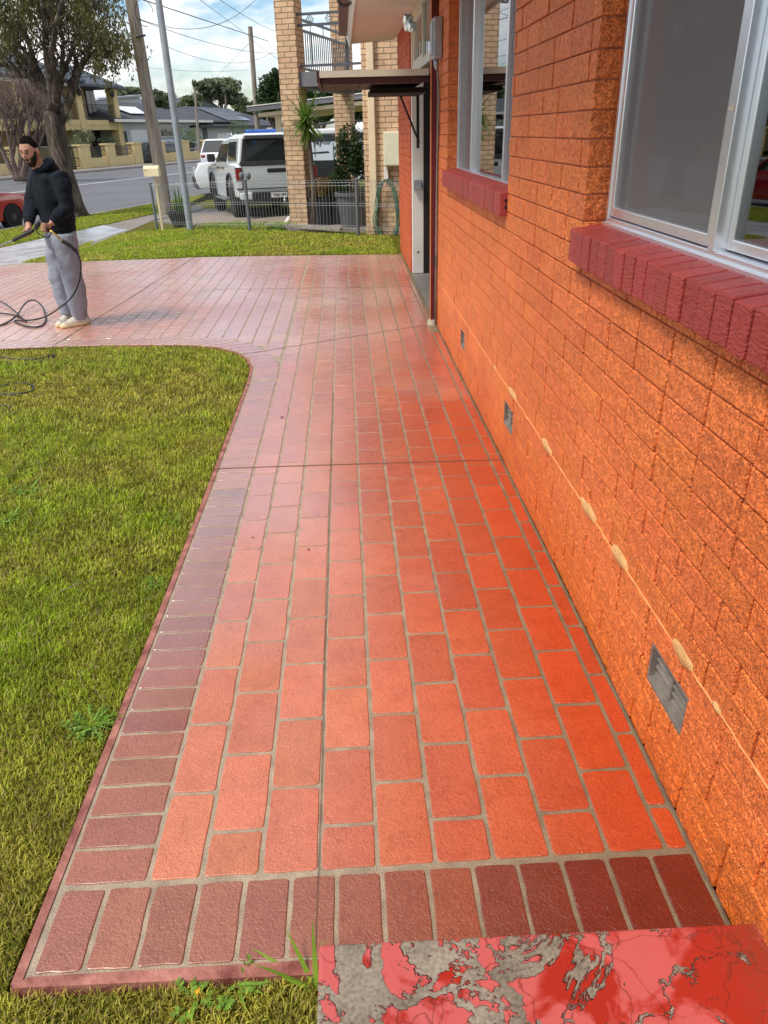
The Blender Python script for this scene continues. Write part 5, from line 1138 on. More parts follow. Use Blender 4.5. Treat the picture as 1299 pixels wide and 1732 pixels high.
# bare purple-brown shrub tree behind
bb=G(92,300,-.3)
Yb=45; b2=PY(36,312,Yb); b2.z=-.25
M('bark_bare',(.17,.12,.10),.9,.25,5)
BT=thing('bare_tree',b2,'bare many-branched winter tree in front of the yellow townhouse left of the dark trunk','tree')
mb=MB(); out_=[]
for k in range(5): 
    e=PY(-5+k*18+random.uniform(-4,4),235-random.uniform(0,40),Yb+random.uniform(-1,1)); q=limbs(mb,b2+Vector((.25*(k-2)*.4,0,0)),[b2.lerp(e,.35)+Vector((.12*(k-2),0,0)),b2.lerp(e,.7)+Vector((.12*(k-2),0,0)),e],.16,.05,6)
    for j in range(10):
        s=q[random.randrange(len(q)//3,len(q))]; f=PY(-20+k*27+random.uniform(-32,32),random.uniform(120,200),Yb+random.uniform(-1.5,1.5)); q2=limbs(mb,s,[s.lerp(f,.5)+Vector((random.gauss(0,.2),0,.25)),f],.05,.014,4); twigs(mb,q2,13,1.1,.016,.9,.55,out_)
mb.build('trunk','bark_bare',BT,smooth=True)
# gum trees and other trees behind the houses
def bgtree(name,px,py0,py1,wpx,Y,mat,label,n_=1700,size=.5,group='trees beyond the houses',trunkm='bark_pale',base=(1,1,1),lob=9):
    c=PY(px,(py0+py1)/2,Y); top=PY(px,py0,Y).z; low=PY(px,py1,Y).z; rx=wpx/2/1260*Y; rz=(top-low)/2
    T_=thing(name,(c.x,Y,-.3),label,'tree',group)
    mb=MB(); q=limbs(mb,(c.x,Y,-.3),[(c.x+.1,Y,low*.5),(c.x-.1,Y,low+.2*rz),(c.x,Y,low+rz)],max(.12,rx*.08),.06,7)
    for k in range(7):
        a=random.uniform(0,6.28); limbs(mb,q[len(q)//2],[(c.x+rx*.45*math.cos(a),Y+rx*.4*math.sin(a),low+rz*.8),(c.x+rx*.75*math.cos(a),Y+rx*.7*math.sin(a),low+rz*random.uniform(.9,1.7))],max(.06,rx*.03),.02,5)
    mb.build('trunk',trunkm,T_,smooth=True)
    mb=MB()
    for k in range(lob):
        a=random.uniform(0,6.28); rr2=random.uniform(.2,.72); cc_=(c.x+rx*rr2*math.cos(a),Y+rx*.7*rr2*math.sin(a),low+rz+rz*random.uniform(-.55,.62)); f=random.uniform(.30,.5); kk=random.uniform(.75,1.3)
        leaves(mb,cc_,(rx*f,rx*f,rz*f*.8),n_//lob,size,shell=.45,base=(base[0]*kk,base[1]*kk,base[2]*kk))
    leaves(mb,(c.x,Y,low+rz*.9),(rx*.7,rx*.6,rz*.75),n_//4,size,shell=.8,base=base)
    mb.build('crown',mat,T_); return T_
lab='gum tree rising behind the roofs'
bgtree('gum_tree',372,126,182,92,112,'leaf_gum','large round crowned grey green gum tree behind the solar panelled roof',2600,.75,lob=13)
bgtree('gum_tree',270,148,190,60,110,'leaf_gum','gum tree crown between the timber pole and the steel pole',1500,.7)
bgtree('gum_tree',218,142,175,44,110,'leaf_gum','gum tree top just left of the timber pole above the flat light roof',1100,.7)
bgtree('gum_tree',318,156,190,40,125,'leaf_gum','small low gum tree between the two far roofs',900,.7)
bgtree('gum_tree',415,158,200,50,120,'leaf_gum','hazy gum tree beside the dark tree left of the brick pillar',1100,.7)
bgtree('gum_tree',196,146,172,26,105,'leaf_gum','leftmost small gum tree beside the townhouse roof',500,.6)
bgtree('dark_tree',462,108,215,72,42,'leaf_dark','dense dark green tree touching the left side of the brick pillar',5200,.20,lob=16,group=None or 'trees beyond the houses',base=(1.6,1.7,1.5))
bgtree('dark_tree',590,120,215,120,40,'leaf_dark','dark tree showing under the neighbour balcony behind the carport',3200,.28,lob=12,base=(1.4,1.4,1.2))
bgtree('dark_tree',540,150,215,70,40,'leaf_dark','dark tree between the two cream brick pillars above the caravan',2600,.28,lob=12,base=(1.4,1.4,1.2))
for px,s,l in ((268,34,'round clipped shrub below the bungalow windows, left of the steel pole'),(312,0,None),(330,0,None)):
    pass
def ball(px,py,Y,r,label):
    c=PY(px,py,Y); T_=thing('round_shrub',(c.x,Y,-.25),label,'shrub','clipped shrubs by the bungalow'); mb=MB(); mb.tube([(c.x,Y,-.25),(c.x,Y,c.z)],.05,6); mb.build('stem','stem_brown',T_); mb=MB(); leaves(mb,c,(r,r,r),700,.14,shell=.25); mb.build('foliage','leaf_green',T_)
ball(313,233,82,1.0,'round green shrub just right of the steel pole below the bungalow window'); ball(327,233,84,.9,'second round green shrub at the right end of the bungalow wall'); ball(404,221,90,1.1,'round shrub beyond the white van in front of the solar roofed house')
# shrubs around the townhouse entrance
for px,py,Y,r,l in ((153,250,66,1.6,'straggly green climber on the townhouse column above the yellow fence'),(183,255,70,1.3,'low shrub behind the middle of the yellow fence'),(128,262,62,1.2,'shrub behind the black iron gates left of the fence pillar'),(110,225,64,1.4,'tall thin shrub beside the townhouse wall behind the dark trunk')):
    c=PY(px,py,Y); T_=thing('garden_shrub',(c.x,Y,-.25),l,'shrub','garden shrubs of the townhouse'); mb=MB(); mb.tube([(c.x,Y,-.25),(c.x+.1,Y,c.z+r*.5)],.05,6); mb.build('stem','stem_brown',T_); mb=MB()
    for k in range(7): leaves(mb,c+Vector((random.gauss(0,.35),random.gauss(0,.35),random.gauss(0,.8)))*r*.7,(r*.35,r*.35,r*.4),90,.2)
    mb.build('foliage','leaf_gum',T_)
# ================================================================ lawn
def in_poly(px,py,poly):
    inside=np.zeros(len(px),bool); n_=len(poly)
    for i in range(n_):
        x0,y0=poly[i];x1,y1=poly[(i+1)%n_]; c=((y0>py)!=(y1>py)); xi=(x1-x0)*(py-y0)/((y1-y0) if y1!=y0 else 1e-9)+x0; inside^=(c&(px<xi))
    return inside
def zgv(x,y): u=DY*(x-KX)-DX*(y-KY); return -.25*np.clip((8-u)/5,0,1)
_h=rng.random((64,64))
def vnoise(x,y,s):
    x=x*s+100;y=y*s+100; xi=np.floor(x).astype(int);yi=np.floor(y).astype(int);fx=x-xi;fy=y-yi; fx=fx*fx*(3-2*fx);fy=fy*fy*(3-2*fy)
    g=lambda a,b:_h[a%64,b%64]
    return (g(xi,yi)*(1-fx)+g(xi+1,yi)*fx)*(1-fy)+(g(xi,yi+1)*(1-fx)+g(xi+1,yi+1)*fx)*fy
def grass(name,poly,zones,label,green=1.0,soil=-.018):
    """zones: (y0,y1,density per m2,blade length,width)"""
    P_=[];H_=[];W_=[]
    xs=[p[0] for p in poly]
    for y0,y1,den,L_,w in zones:
        area=(max(xs)-min(xs))*(y1-y0); k=int(area*den); x=rng.uniform(min(xs),max(xs),k); y=rng.uniform(y0,y1,k); m=in_poly(x,y,poly)
        # only where the eye, or an eye a step aside, could see it
        m&=(x>-1.9-.62*y); x,y=x[m],y[m]
        P_.append(np.stack([x,y],1)); H_.append(np.full(len(x),L_)); W_.append(np.full(len(x),w))
    P=np.concatenate(P_);Hh=np.concatenate(H_);Ww=np.concatenate(W_); k=len(P)
    big=vnoise(P[:,0],P[:,1],.9); mid=vnoise(P[:,0]+31,P[:,1]+7,3.1); fin=vnoise(P[:,0],P[:,1],14); clump=vnoise(P[:,0]+3,P[:,1]+50,7)
    Hh=Hh*(.55+.9*rng.random(k))*(.65+.5*mid+.15*(clump>.75))
    ang=rng.uniform(0,2*np.pi,k); lean=rng.uniform(.1,1.5,k); ta=np.arctan(lean)
    dx=np.cos(ang);dy=np.sin(ang); sx=-dy;sy=dx
    z0=zgv(P[:,0],P[:,1])+soil
    base=np.stack([P[:,0],P[:,1],z0],1); S=np.stack([sx,sy,np.zeros(k)],1)*Ww[:,None]*(.6+.8*rng.random((k,1)))
    D1=np.stack([dx*np.sin(ta)*.5,dy*np.sin(ta)*.5,np.cos(ta*.5)],1)*Hh[:,None]*.55; D2=D1+np.stack([dx*np.sin(ta),dy*np.sin(ta),np.cos(ta)*.55],1)*Hh[:,None]*.55
    V_=np.empty((k,5,3)); V_[:,0]=base-S*.5;V_[:,1]=base+S*.5;V_[:,2]=base+D1+S*.45;V_[:,3]=base+D1-S*.45;V_[:,4]=base+D2
    me=bpy.data.meshes.new(name); me.vertices.add(5*k); me.vertices.foreach_set('co',V_.reshape(-1))
    idx=np.arange(k)[:,None]*5; quad=idx+np.array([0,1,2,3]); tri=idx+np.array([3,2,4]); loops=np.concatenate([quad,tri],1).reshape(-1)
    me.loops.add(7*k); me.loops.foreach_set('vertex_index',loops.astype(np.int32)); me.polygons.add(2*k)
    st=np.stack([np.arange(k)*7,np.arange(k)*7+4],1).reshape(-1); me.polygons.foreach_set('loop_start',st.astype(np.int32)); me.update(calc_edges=True)
    g_=np.clip(.24+.65*big+.5*mid-.28+rng.normal(0,.16,k),0,1)[:,None]*green
    dryc=np.array([.50,.45,.08]);grn=np.array([.30,.45,.018]); brt=np.array([.36,.54,.03])
    c=dryc*(1-g_)+grn*g_; hot=(clump>.80)&(rng.random(k)<.30); c[hot]=brt; dead=rng.random(k)<.10; c[dead]=np.array([.42,.33,.15]); c*= (.55+.75*rng.random((k,1)))*(.7+.6*fin[:,None])
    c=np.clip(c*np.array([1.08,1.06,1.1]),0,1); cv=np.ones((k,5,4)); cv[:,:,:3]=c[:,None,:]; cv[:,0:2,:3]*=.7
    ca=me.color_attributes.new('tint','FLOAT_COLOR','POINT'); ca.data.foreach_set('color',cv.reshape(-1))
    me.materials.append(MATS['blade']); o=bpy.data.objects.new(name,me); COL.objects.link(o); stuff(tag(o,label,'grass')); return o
n=N('blade'); t=n.attr('tint'); n.l(t,n.b.inputs['Base Color']); n.b.inputs['Roughness'].default_value=.55; n.b.inputs['Specular IOR Level'].default_value=.25
tr=n.nd('ShaderNodeBsdfTranslucent'); n.l(t,tr.inputs[0]); ms=n.nd('ShaderNodeMixShader'); ms.inputs[0].default_value=.35; n.l(n.b.outputs[0],ms.inputs[1]); n.l(tr.outputs[0],ms.inputs[2]); n.l(ms.outputs[0],n.t.nodes['Material Output'].inputs[0])
E_=[(p[0]-.004,p[1]) for p in EDGE]
lawn_poly=[(-.13,.45),(-.13,1.022),(-.80,1.022)]+[(-.838,1.04)]+[(p[0]-.012,p[1]-.008) for p in EDGE[1:]]+[(-9.4,.45)]
grass('lawn_grass',lawn_poly,[(.45,1.6,42000,.029,.0026),(1.6,2.8,30000,.031,.0032),(2.8,4.6,19000,.034,.0044),(4.6,7,10000,.038,.0056)],'short green and straw coloured lawn left of the red path')
fl=[pt(36,444.5),pt(150,441.5),pt(300,435.5),pt(450,431.5),pt(560,430),(.78,FARY(.78)+.02),(.78,14.3),(pt(606,399)),pt(560,396),pt(423,389),pt(330,386),pt(258,372),pt(150,418),pt(157,408)]
# strip of lawn beyond the driveway
grass('verge_grass',fl,[(11.4,17.8,3200,.05,.011)],'strip of mown lawn between the driveway and the wire fence',1.05,-.02)
ns=[pt(0,418),pt(150,385),pt(250,363),pt(290,355),XY(.1,10.5),XY(.08,2),XY(.08,-9)]
grass('nature_strip_grass',ns,[(13,31,1400,.06,.016)],'grass strip between the footpath and the kerb around the street tree',.95,-.02)
gf=[pt(330,386),pt(345,380),pt(500,381),pt(500,386),pt(423,389)]
grass('fence_grass',gf,[(14,18.5,2500,.10,.014)],'longer bright green grass growing through the foot of the wire fence',1.5,-.02)
# lawn top sheets that carry the grass
mb=MB(); drape(mb,fl,-.1,-.02); struct(mb.build('lawn','lawn_soil'))
mb=MB(); drape(mb,lawn_poly,-.1,-.018); struct(mb.build('front_lawn','lawn_soil'))
mb=MB(); drape(mb,ns,-.1,-.02); struct(mb.build('nature_strip','lawn_soil'))
# weeds, tufts, twigs, leaf, flower
def weed(px,py,r,n_,label,mat='leaf_grass',up=.35,name='weed',z=-.006):
    p=G(px,py,z); T_=MB()
    for i in range(n_):
        a=random.uniform(0,6.28); q=p+Vector((math.cos(a),math.sin(a),0))*random.uniform(0,r*.6)
        d=(math.cos(a),math.sin(a),random.uniform(up*.5,up*2)); L_=random.uniform(.5,1.1)*r; blade(T_,q,d,L_,random.uniform(.003,.008),random.uniform(.2,.9),4,tint((1,1,1),.3))
        if i%2==0:
            for k in range(3): e=q+Vector(d).normalized()*L_*(.3+.2*k); s=random.choice((-1,1)); T_.add([e,e+Vector((s*.007*d[1]+.002,-s*.007*d[0],.004)),e+Vector((s*.013*d[1]+.007*d[0],-s*.013*d[0]+.007*d[1],.002)),e+Vector((.007*d[0],.007*d[1],0))],[(0,1,2,3)],0,tint((1,1,1),.3))
    return tag(T_.build(name,mat),label,'weed','weeds in the lawn')
weed(155,1225,.075,60,'bright green leafy weed against the left edge of the red path'); weed(12,880,.09,34,'pale green weed at the left edge of the lawn'); weed(50,828,.09,30,'flat green weed beside the twig in the lawn'); weed(262,988,.05,22,'small green weed touching the path edge halfway up'); weed(385,640,.06,24,'green tuft near the curved end of the lawn'); weed(290,880,.06,20,'faint green weed near the path edge in mid lawn')
weed(400,1665,.06,18,'ragged green weed along the front edge of the red path'); weed(330,1690,.05,14,'low weed with a yellow flower before the path corner')
p=G(536,1680,-.03); mb=MB()
for a,l,u_ in ((2.6,.15,.5),(2.2,.12,1.2),(3.3,.10,.3),(1.6,.14,2.6),(1.2,.10,2.2),(3.0,.07,1.0),(2.9,.13,.8)): blade(mb,p,(math.cos(a),math.sin(a),u_),l*1.25,.0075,.5 if u_<2 else .15,7,tint((1.1,1.1,.9),.2))
tag(mb.build('grass_tuft','leaf_grass'),'tall green grass tuft with long blades beside the corner of the red step','grass tuft')
M('flower_yellow',(.75,.38,.01),.5,.1); p=G(335,1678,-.01); mb=MB(); mb.lathe(p,[(.002,-.03),(.002,0),(.008,.003),(.006,.008)],8); tag(mb.build('dandelion','flower_yellow'),'tiny yellow flower in the weeds before the path corner','flower')
M('twig_grey',(.20,.16,.12),.9,.2)
for a,b_,l in (((62,778),(70,802),'pale short twig lying in the lawn at the left'),((80,1012),(150,982),'thin dry twig lying across the lawn near the path')):
    p,q=G(*a,-.005),G(*b_,-.005); mb=MB(); m_=p.lerp(q,.5)+Vector((.01,.01,.006)); mb.tube([p,m_,q],.003,5); mb.tube([m_,m_+Vector((.02,.03,.006))],.002,4); tag(mb.build('twig','twig_grey'),l,'twig','twigs on the lawn')
M('dry_leaf',(.16,.035,.015),.7,.3); 
for px,py,s,l in ((477,706,.016,'small curled brown leaf on the red path'),(522,930,.008,'tiny dark leaf scrap on the left of the path'),(428,910,.007,'small dark crumb on the pale brick near the border')):
    p=G(px,py,.006); mb=MB(); mb.add([p+Vector((-s,0,.004)),p+Vector((0,-s*.7,.0)),p+Vector((s,0,.008)),p+Vector((0,s*.7,.004)),p+Vector((0,0,.002))],[(0,1,4),(1,2,4),(2,3,4),(3,0,4)]); tag(mb.build('fallen_leaf','dry_leaf'),l,'leaf','leaf scraps on the paving')
# ================================================================ the man with the pressure washer
M('skin',(.46,.235,.155),.5,.07,25,.05,120,spec=.4); M('hoodie_cloth',(.007,.011,.017),.92,.25,12,.35,200,spec=.25); M('jersey_grey',(.27,.29,.345),.92,.10,26,.4,220,spec=.2); M('hair_black',(.010,.008,.007),.95,.3,80,.8,300,spec=.08); M('beard_black',(.018,.011,.009),.8,.3,90,.6,300); M('shoe_knit',(.60,.56,.46),.8,.12,60,.4,200); M('shoe_sole',(.68,.52,.27),.5,.1,20); M('lip',(.30,.10,.08),.5); M('eye_dark',(.02,.013,.01),.3); M('eye_white',(.20,.12,.09),.4)
M('drawstring',(.05,.06,.07),.8); M('brass',(.60,.38,.12),.3,.1,metal=1); M('steel',(.55,.55,.56),.25,.1,metal=1); M('hose_black',(.012,.012,.013),.42,.2,12)
mx_=lambda o,v,it=6: (setattr(o.modifiers.new('remesh','REMESH'),'mode','VOXEL'),setattr(o.modifiers['remesh'],'voxel_size',v),setattr(o.modifiers['remesh'],'use_smooth_shade',True),setattr(o.modifiers.new('smooth','SMOOTH'),'iterations',it))
def J(x,y,Y): return PY(x,y,Y)
footL,footR=G(131,551,.0),G(110,540,.0)
MAN=thing('person',(footL+footR)/2,'man in black hoodie, grey track pants and cream sneakers holding a pressure washer lance','person')
Fd=Vector((-.83,-.55,0)).normalized(); Ld=Vector((.55,-.83,0)).normalized(); UP=Vector((0,0,1))
YM=footL.y
pelvis=J(102,398,YM+.03); chest=J(87,318,YM+.0); neck=J(70,286,YM-.03); waist=J(97,365,YM+.03); head=J(50.5,257,YM-.10)
LS,LE,LW=J(104,303,YM-.16),J(113,352,YM-.20),J(87,378,YM-.32)
RS,RE,RW=J(63,301,YM+.14),J(53,347,YM+.02),J(48,381,YM-.22)
LH,LK,LA=pelvis+Ld*.10,J(121,468,YM-.07),J(136,537,YM+.02)
RH,RK,RA=pelvis-Ld*.10,J(99,468,YM+.10),J(114,528,YM+.13)
def ring(c,fd,ld,rf,rl,n=16,tilt=None):
    return [c+fd*rf*math.cos(2*math.pi*i/n)+ld*rl*math.sin(2*math.pi*i/n) for i in range(n)]
# head surface
Hf=Vector((-.20,-.95,-.20)).normalized(); Hl=Hf.cross(UP).normalized()*-1; Hl=UP.cross(Hf).normalized(); Hu=Hf.cross(Hl).normalized()
if Hu.z<0: Hu=-Hu
Hl_=Hl
def gs(a,a0,e,e0,sa,se): return math.exp(-((a-a0)/sa)**2-((e-e0)/se)**2)
def hp(a,e,off=0):
    ce,se=math.cos(e),math.sin(e); ca,sa=math.cos(a),math.sin(a)
    x=ce*ca*(.094 if ca>0 else .100); y=ce*sa*.077; z=se*(.122 if se>0 else .120)
    if se<0: k=1-.30*(-se)**1.3; y*=k; x=x*(1-.10*(-se))+(.012*(-se) if ca>0 else .035*(-se)**1.5)
    r_=off+.026*gs(a,0,e,-.14,.13,.17)+.006*gs(a,0,e,.10,.10,.2)-.010*(gs(a,.36,e,.06,.20,.13)+gs(a,-.36,e,.06,.20,.13))+.005*(gs(a,.36,e,.26,.3,.10)+gs(a,-.36,e,.26,.3,.10))+.006*gs(a,0,e,-.50,.25,.12)+.012*gs(a,0,e,-.92,.35,.22)+.004*(gs(a,.75,e,-.12,.25,.25)+gs(a,-.75,e,-.12,.25,.25))
    v=Hf*x+Hl*y+Hu*z; return head+v*1.0+(v.normalized())*r_
def hgrid(mb,na,ne,offf,mi=None):
    rings=[]
    for j in range(ne+1):
        e=-1.5+3.0*j/ne; rings.append([hp(2*math.pi*i/na-math.pi,e,offf(2*math.pi*i/na-math.pi,e)) for i in range(na)])
    mb.loft(rings,True,mi)
# body : one continuous skin surface (voxel merged)
mb=MB(); hgrid(mb,40,30,lambda a,e:0)
nb=head-Hu*.085-Hf*.02; mb.tube([neck-UP*.04,neck+(nb-neck)*.5,nb+Hu*.03],[.072,.060,.058],12)
def limb(mb,P_,R_,n=12): mb.tube(P_,R_,n)
mb.loft([ring(pelvis,Fd,Ld,.10,.155),ring(waist,Fd,Ld,.095,.135),ring(chest,Fd,Ld,.11,.16),ring(chest.lerp(neck,.6),Fd,Ld,.09,.15),ring(neck,Fd,Ld,.06,.07)])
for S,E,W in ((LS,LE,LW),(RS,RE,RW)): limb(mb,[chest.lerp(S,.6),S,S.lerp(E,.5),E,E.lerp(W,.3),W],[.06,.058,.05,.043,.042,.028])
for S,E,W in ((LH,LK,LA),(RH,RK,RA)): limb(mb,[S,S.lerp(E,.5),E,E.lerp(W,.35),W,W-UP*.05],[.085,.075,.055,.055,.038,.035])
def hand(mb,W,grip,axis,side,rg=.017):
    """fist closed round a rod through grip along axis; W wrist"""
    ax=axis.normalized(); w=(W-grip); w=(w-ax*w.dot(ax)); 
    if w.length<.01: w=UP.cross(ax)
    back=w.normalized(); s=ax.cross(back).normalized()*side
    pc=grip+back*.030+s*.012
    # palm
    rings=[]
    for t,rw,rh in ((0,.024,.022),(.35,.034,.020),(.75,.040,.018),(1,.036,.014)):
        c=W.lerp(pc,t)*(1) ; rings.append([c+ax*rw*math.cos(a)+s*rh*math.sin(a) for a in [2*math.pi*i/12 for i in range(12)]])
    mb.loft(rings)
    for k,(o,l) in enumerate(((-.030,.92),(-.010,1.05),(.010,1.0),(.029,.82))):
        P_=[]
        for a in (-.5,.2,.95,1.7,2.4,3.0):
            rr3=(rg+.009)*(1.0 if a>.3 else 1.15); P_.append(grip+ax*o+back*rr3*math.cos(a)*1.15+s*rr3*math.sin(a)*1.15)
        m_=int(round(len(P_)*min(1,l)))
        mb.tube(P_,[.0098,.0098,.0092,.0088,.0082,.0068],8)
    # thumb leaves the side of the palm
    t0=pc-ax*.030*1+back*.0; mb.tube([W.lerp(pc,.55)-ax*.026,t0-ax*.012-s*.018,grip-ax*.036-s*.022,grip-ax*.030-s*.020-back*.018],[.013,.0115,.010,.008],8)
gunL=J(75,384,YM-.36); gunF=J(44,394,YM-.30); gunA=J(22,407,YM-.30)
laxis=(J(0,421,YM-.28)-J(57,389,YM-.34))
hand(mb,RW,gunF,laxis,1); hand(mb,LW,gunL,Vector((.25,.1,1)),-1,.019)
# ears
for s in (-1,1):
    e=head+Hl*s*.079-Hf*.008+Hu*.002; mb.ell(e,(.010,.020,.032),8,8,rot=Matrix((Hl,Hf,Hu)).transposed())
body=mb.build('body','skin',MAN); mx_(body,.0055,3)
# hair, beard, brows, eyes, mouth
def sm(x,a,b): t=min(1,max(0,(x-a)/(b-a))); return t*t*(3-2*t)
def hairoff(a,e):
    A=abs(a); line=.66 if A<.7 else (.66-.30*(A-.7)/.4 if A<1.1 else (.36-.55*(A-1.1)/.9 if A<2.0 else -.25))
    return -.012+(.0148+.008*sm(e,.7,1.2)+.0035*math.sin(a*31+2*math.sin(e*9))*math.sin(e*27+a*5))*sm(e,line-.05,line+.10)
mb=MB(); hgrid(mb,60,44,hairoff); mb.build('hair','hair_black',MAN,smooth=True)
def beardoff(a,e):
    A=abs(a)
    side_=sm(A,.38,.60)*(1-sm(A,1.25,1.45))*(1-sm(e,-.30+.34*sm(A,.7,1.2),-.16+.34*sm(A,.7,1.2)))
    chin=(1-sm(A,.5,.8))*(1-sm(e,-.66,-.58)); mo=(1-sm(A,.28,.38))*sm(e,-.44,-.40)*(1-sm(e,-.34,-.30)); v=max(side_,chin,mo)
    return -.008+.0145*v
mb=MB(); hgrid(mb,80,60,beardoff); mb.build('beard','beard_black',MAN,smooth=True)
for s in (-1,1):
    mb=MB(); mb.tube([hp(s*.16,.22,.003),hp(s*.32,.27,.004),hp(s*.54,.22,.002)],[.0025,.0038,.002],6); mb.build('eyebrow','hair_black',MAN,smooth=True)
    mb=MB(); mb.ell(hp(s*.34,.04,-.004),(.012,.012,.008),10,8); ey=mb.build('eye','eye_white',MAN,smooth=True)
    mb=MB(); mb.ell(hp(s*.33,.03,.004),(.006,.006,.006),8,6); mb.build('iris','eye_dark',ey,smooth=True)
    mb=MB(); mb.tube([hp(s*.18,.06,.003),hp(s*.34,.105,.004),hp(s*.50,.05,.002)],[.0012,.0018,.0012],6); mb.build('eyelid','eye_dark',ey,smooth=True)
mb=MB(); mb.tube([hp(-.22,-.52,.002),hp(-.1,-.49,.004),hp(0,-.50,.004),hp(.1,-.49,.004),hp(.22,-.52,.002)],[.002,.0045,.005,.0045,.002],6); mb.build('mouth','lip',MAN,smooth=True)
# hoodie
fold=bpy.data.textures.new('folds','CLOUDS'); fold.noise_scale=.09; fold.noise_depth=2
fold2=bpy.data.textures.new('long_folds','CLOUDS'); fold2.noise_scale=.16
def cloth(o,vx,st=.018,tex=None,it=5):
    mx_(o,vx,it); d=o.modifiers.new('folds','DISPLACE'); d.texture=tex or fold; d.strength=st; d.mid_level=.5; d.texture_coords='GLOBAL'
mb=MB(); hem=J(101,386,YM+.03)
mb.loft([ring(hem-UP*.015,Fd,Ld,.135,.175,20),ring(hem+UP*.06,Fd,Ld,.155,.195,20),ring(waist+UP*.05,Fd,Ld,.155,.195,20),ring(chest-UP*.06,Fd,Ld,.155,.20,20),ring(chest+UP*.05,Fd,Ld,.145,.205,20),ring(chest.lerp(neck,.55)+UP*.01,Fd,Ld,.115,.185,20),ring(neck-UP*.02,Fd,Ld,.085,.10,20),ring(neck+UP*.015,Fd,Ld,.07,.08,20)])
for S,E,W in ((LS,LE,LW),(RS,RE,RW)):
    k=E.lerp(W,.80); mb.tube([chest.lerp(S,.55)+UP*.02,S,S.lerp(E,.35),S.lerp(E,.75),E,E.lerp(W,.35),E.lerp(W,.72),k],[.082,.083,.078,.072,.069,.062,.053,.044],16)
hoodie=mb.build('hoodie','hoodie_cloth',MAN); cloth(hoodie,.011,.028)
for E,W in ((LE,LW),(RE,RW)):
    mb=MB(); mb.tube([E.lerp(W,.76),E.lerp(W,.83),E.lerp(W,.95)],[.042,.044,.036],14); mb.build('cuff','hoodie_cloth',hoodie,smooth=True)
mb=MB(); P_=[];R_=[]
for i in range(15):
    a=-2.35+4.7*i/14; c=neck+UP*(.005+.045*(1+math.cos(a))/2*1.0)-Fd*(.075*math.cos(a)+.01)+Ld*.098*math.sin(a); c.z+= -.03*(1-math.cos(a))/2; P_.append(c); R_.append(.022+.026*(1+math.cos(a))/2)
mb.tube(P_,R_,10); mb.ell(neck-Fd*.095-UP*.01,(.07,.08,.06),10,8); hd=mb.build('hood','hoodie_cloth',hoodie); cloth(hd,.008,.012)
for s in (-1,1):
    mb=MB(); t0=neck+Fd*.10+Ld*s*.03-UP*.02; mb.tube([t0,t0+Fd*.045-UP*.10,t0+Fd*.065-UP*.20],.0035,6); mb.build('drawstring','drawstring',hoodie,smooth=True)
mb=MB(); mb.loft([ring(hem-UP*.055,Fd,Ld,.132,.172,20),ring(hem-UP*.0,Fd,Ld,.146,.184,20),ring(hem+UP*.012,Fd,Ld,.148,.186,20)]); mb.build('waistband','hoodie_cloth',hoodie,smooth=True)
# trousers
mb=MB(); mb.loft([ring(hem-UP*.0,Fd,Ld,.125,.165,20),ring(pelvis+UP*.0,Fd,Ld,.145,.185,20),ring(pelvis-UP*.10,Fd,Ld,.14,.185,20)])
for S,E,W,o in ((LH,LK,LA,0),(RH,RK,RA,0)):
    mb.tube([S+UP*.02,S.lerp(E,.3)-Fd*.01,S.lerp(E,.7),E,E.lerp(W,.35)-Fd*.01,E.lerp(W,.7),E.lerp(W,.93),W-UP*.015],[.118,.116,.104,.096,.094,.086,.074,.068],18)
tr_=mb.build('track_pants','jersey_grey',MAN); cloth(tr_,.011,.040,fold2)
# shoes
def shoe(A,tip_dir,g,lift=0):
    t=Vector((tip_dir.x,tip_dir.y,0)).normalized(); s=Vector((-t.y,t.x,0)); base=Vector((A.x,A.y,g)); T4=Matrix((t,s,UP)).transposed().to_4x4(); T4=Matrix.Translation(base)@T4@Matrix.Rotation(0,4,'Y')
    mb=MB(); mb.T=T4; prof=[(-.085,.030,.055),(-.075,.040,.105),(-.02,.042,.125),(.05,.043,.10),(.12,.046,.07),(.175,.040,.050),(.205,.018,.030)]
    rings=[]
    for x,hw,hh in prof: rings.append([(x,hw*math.cos(a),.028+max(0,math.sin(a))*(hh-.02)+min(0,math.sin(a))*.012) for a in [2*math.pi*i/16 for i in range(16)]])
    mb.loft(rings); u_=mb.build('shoe','shoe_knit',MAN,smooth=True)
    mb=MB(); mb.T=T4; sole=[(-.095,.0),(-.085,.030),(-.04,.043),(.05,.045),(.12,.051),(.18,.043),(.215,.018),(.222,0)]; pts=[(x,w) for x,w in sole]+[(x,-w) for x,w in sole[::-1][1:-1]]
    mb.prism(pts,.005,.038); mb.build('sole','shoe_sole',u_,smooth=True,bevel=.010,seg=3,angle=50)
shoe(LA,G(105,555)-G(150,547),0.0); shoe(RA,G(92,546)-G(120,535),0.0)
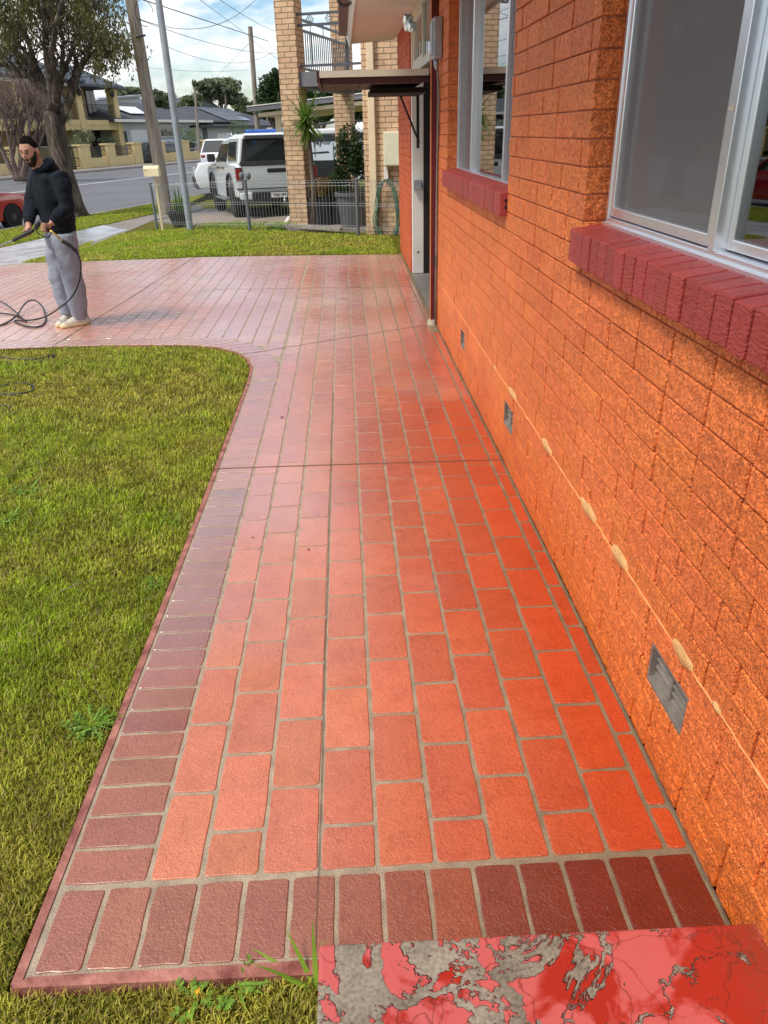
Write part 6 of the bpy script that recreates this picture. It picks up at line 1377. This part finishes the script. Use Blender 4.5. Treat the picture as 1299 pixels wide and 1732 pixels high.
# ---- lance and trigger gun
WG=thing('pressure_washer_lance',gunL,'black pressure washer gun with steel lance held in both hands of the man','lance')
off=J(-160,480,YM-.2)
mb=MB(); p0=J(57,389,YM-.335); mb.tube([gunA,off],[.008,.007],8); mb.build('lance_tube','steel',WG,smooth=True)
mb=MB(); mb.tube([p0,p0.lerp(gunA,.1),p0.lerp(gunA,.5),p0.lerp(gunA,.92),gunA],[.013,.017,.0165,.017,.011],12); mb.build('foregrip','plastic_black',WG,smooth=True)
gt=J(68,374,YM-.37); gb=J(84,391,YM-.37); gm=J(60,387,YM-.345)
mb=MB(); mb.tube([gm,J(63,381,YM-.36),gt,J(73,380,YM-.37),J(80,388,YM-.37),gb],[.016,.022,.021,.020,.019,.017],10); mb.build('gun_body','plastic_black',WG,smooth=True)
mb=MB(); mb.tube([gm,J(66,396,YM-.36),J(75,401,YM-.37),J(83,401,YM-.37),J(87,394,YM-.37),gb],.006,8); mb.build('trigger_guard','plastic_black',WG,smooth=True)
mb=MB(); e0=J(87,391,YM-.38);e1=J(97,400,YM-.38);e2=J(106,408,YM-.37); mb.tube([gb,e0,e1],[.010,.012,.009],10); mb.tube([e1,e1.lerp(e2,.3),e1.lerp(e2,.32),e2],[.011,.011,.008,.008],10); mb.build('hose_coupling','brass',WG,smooth=True,angle=40)
hs=[PY(x,y,YM-dy) for x,y,dy in ((106,408,.37),(113,412,.36),(121,417,.34),(129,425,.32))]
mb=MB(); mb.tube(hs,.014,10); 
for i in range(9): c=hs[0].lerp(hs[3],i/8)+UP*.008*math.sin(math.pi*i/8); d=(hs[3]-hs[0]).normalized(); mb.tube([c-d*.006,c+d*.006],.0185,10)
mb.build('bend_guard','plastic_black',WG,smooth=True)
def curve(pts,m=7):
    o=[]
    for i in range(len(pts)-1):
        p0_,p1,p2,p3_=[pts[max(0,min(len(pts)-1,j))] for j in (i-1,i,i+1,i+2)]
        for k in range(m): t=k/m; o.append(.5*((2*p1)+(-p0_+p2)*t+(2*p0_-5*p1+4*p2-p3_)*t*t+(-p0_+3*p1-3*p2+p3_)*t**3))
    return o+[pts[-1]]
zp=lambda x,y: ((x)/3.33,200+(y)/3.33)
air=[hs[3]]+[PY(*zp(x,y),YM-dy) for x,y,dy in ((452,800,.32),(455,860,.32),(442,930,.32),(405,1005,.31),(335,1068,.30))]
gr=[G(*zp(x,y),z) for x,y,z in ((255,1118,.05),(180,1136,.02),(85,1140,.015),(110,1158,.013),(165,1174,.013),(225,1172,.013),(256,1140,.016),(250,1085,.03),(220,1040,.05),(180,1024,.06),(140,1045,.06),(95,1110,.03),(50,1145,.015),(-10,1168,.013),(-150,1180,.013),(-420,1120,.0),(-300,1040,.0),(-100,1000,.013),(0,1030,.02),(65,1072,.022),(128,1128,.03),(146,1142,.013),(90,1112,.013),(0,1098,.013),(-200,1090,.013),(-380,1230,.0),(-300,1300,-.02))]
mb=MB(); mb.tube(curve(air+gr,8),.0082,8)
tag(mb.build('pressure_hose','hose_black',smooth=True),'black high pressure hose curving from the gun to loops on the red driveway','hose')
# hose loops on the lawn
def lawnhose(pts,label,z=-.004):
    P_=[G(x,y,z+random.uniform(-.004,.004)) for x,y in pts]; mb=MB(); mb.tube(curve(P_,8),.0085,8); tag(mb.build('hose_loop','hose_black',smooth=True),label,'hose','hose loops on the lawn')
lawnhose([(-260,640),(-140,640),(-60,625),(0,612),(20,616),(46,617),(66,613),(86,606),(93,602),(88,600),(75,605),(50,608),(20,607),(-40,600),(-160,600)],'black hose loop on the lawn nearest the driveway edge')
lawnhose([(-260,700),(-120,662),(0,653),(18,649),(38,648),(52,651),(57,656),(50,663),(20,667),(-30,668),(-150,690)],'middle loop of black hose lying on the lawn at the left edge')
lawnhose([(-220,740),(-100,700),(0,687),(12,687),(18,691),(10,697),(-40,705),(-160,760)],'short end of black hose loop closest to the viewer on the lawn')
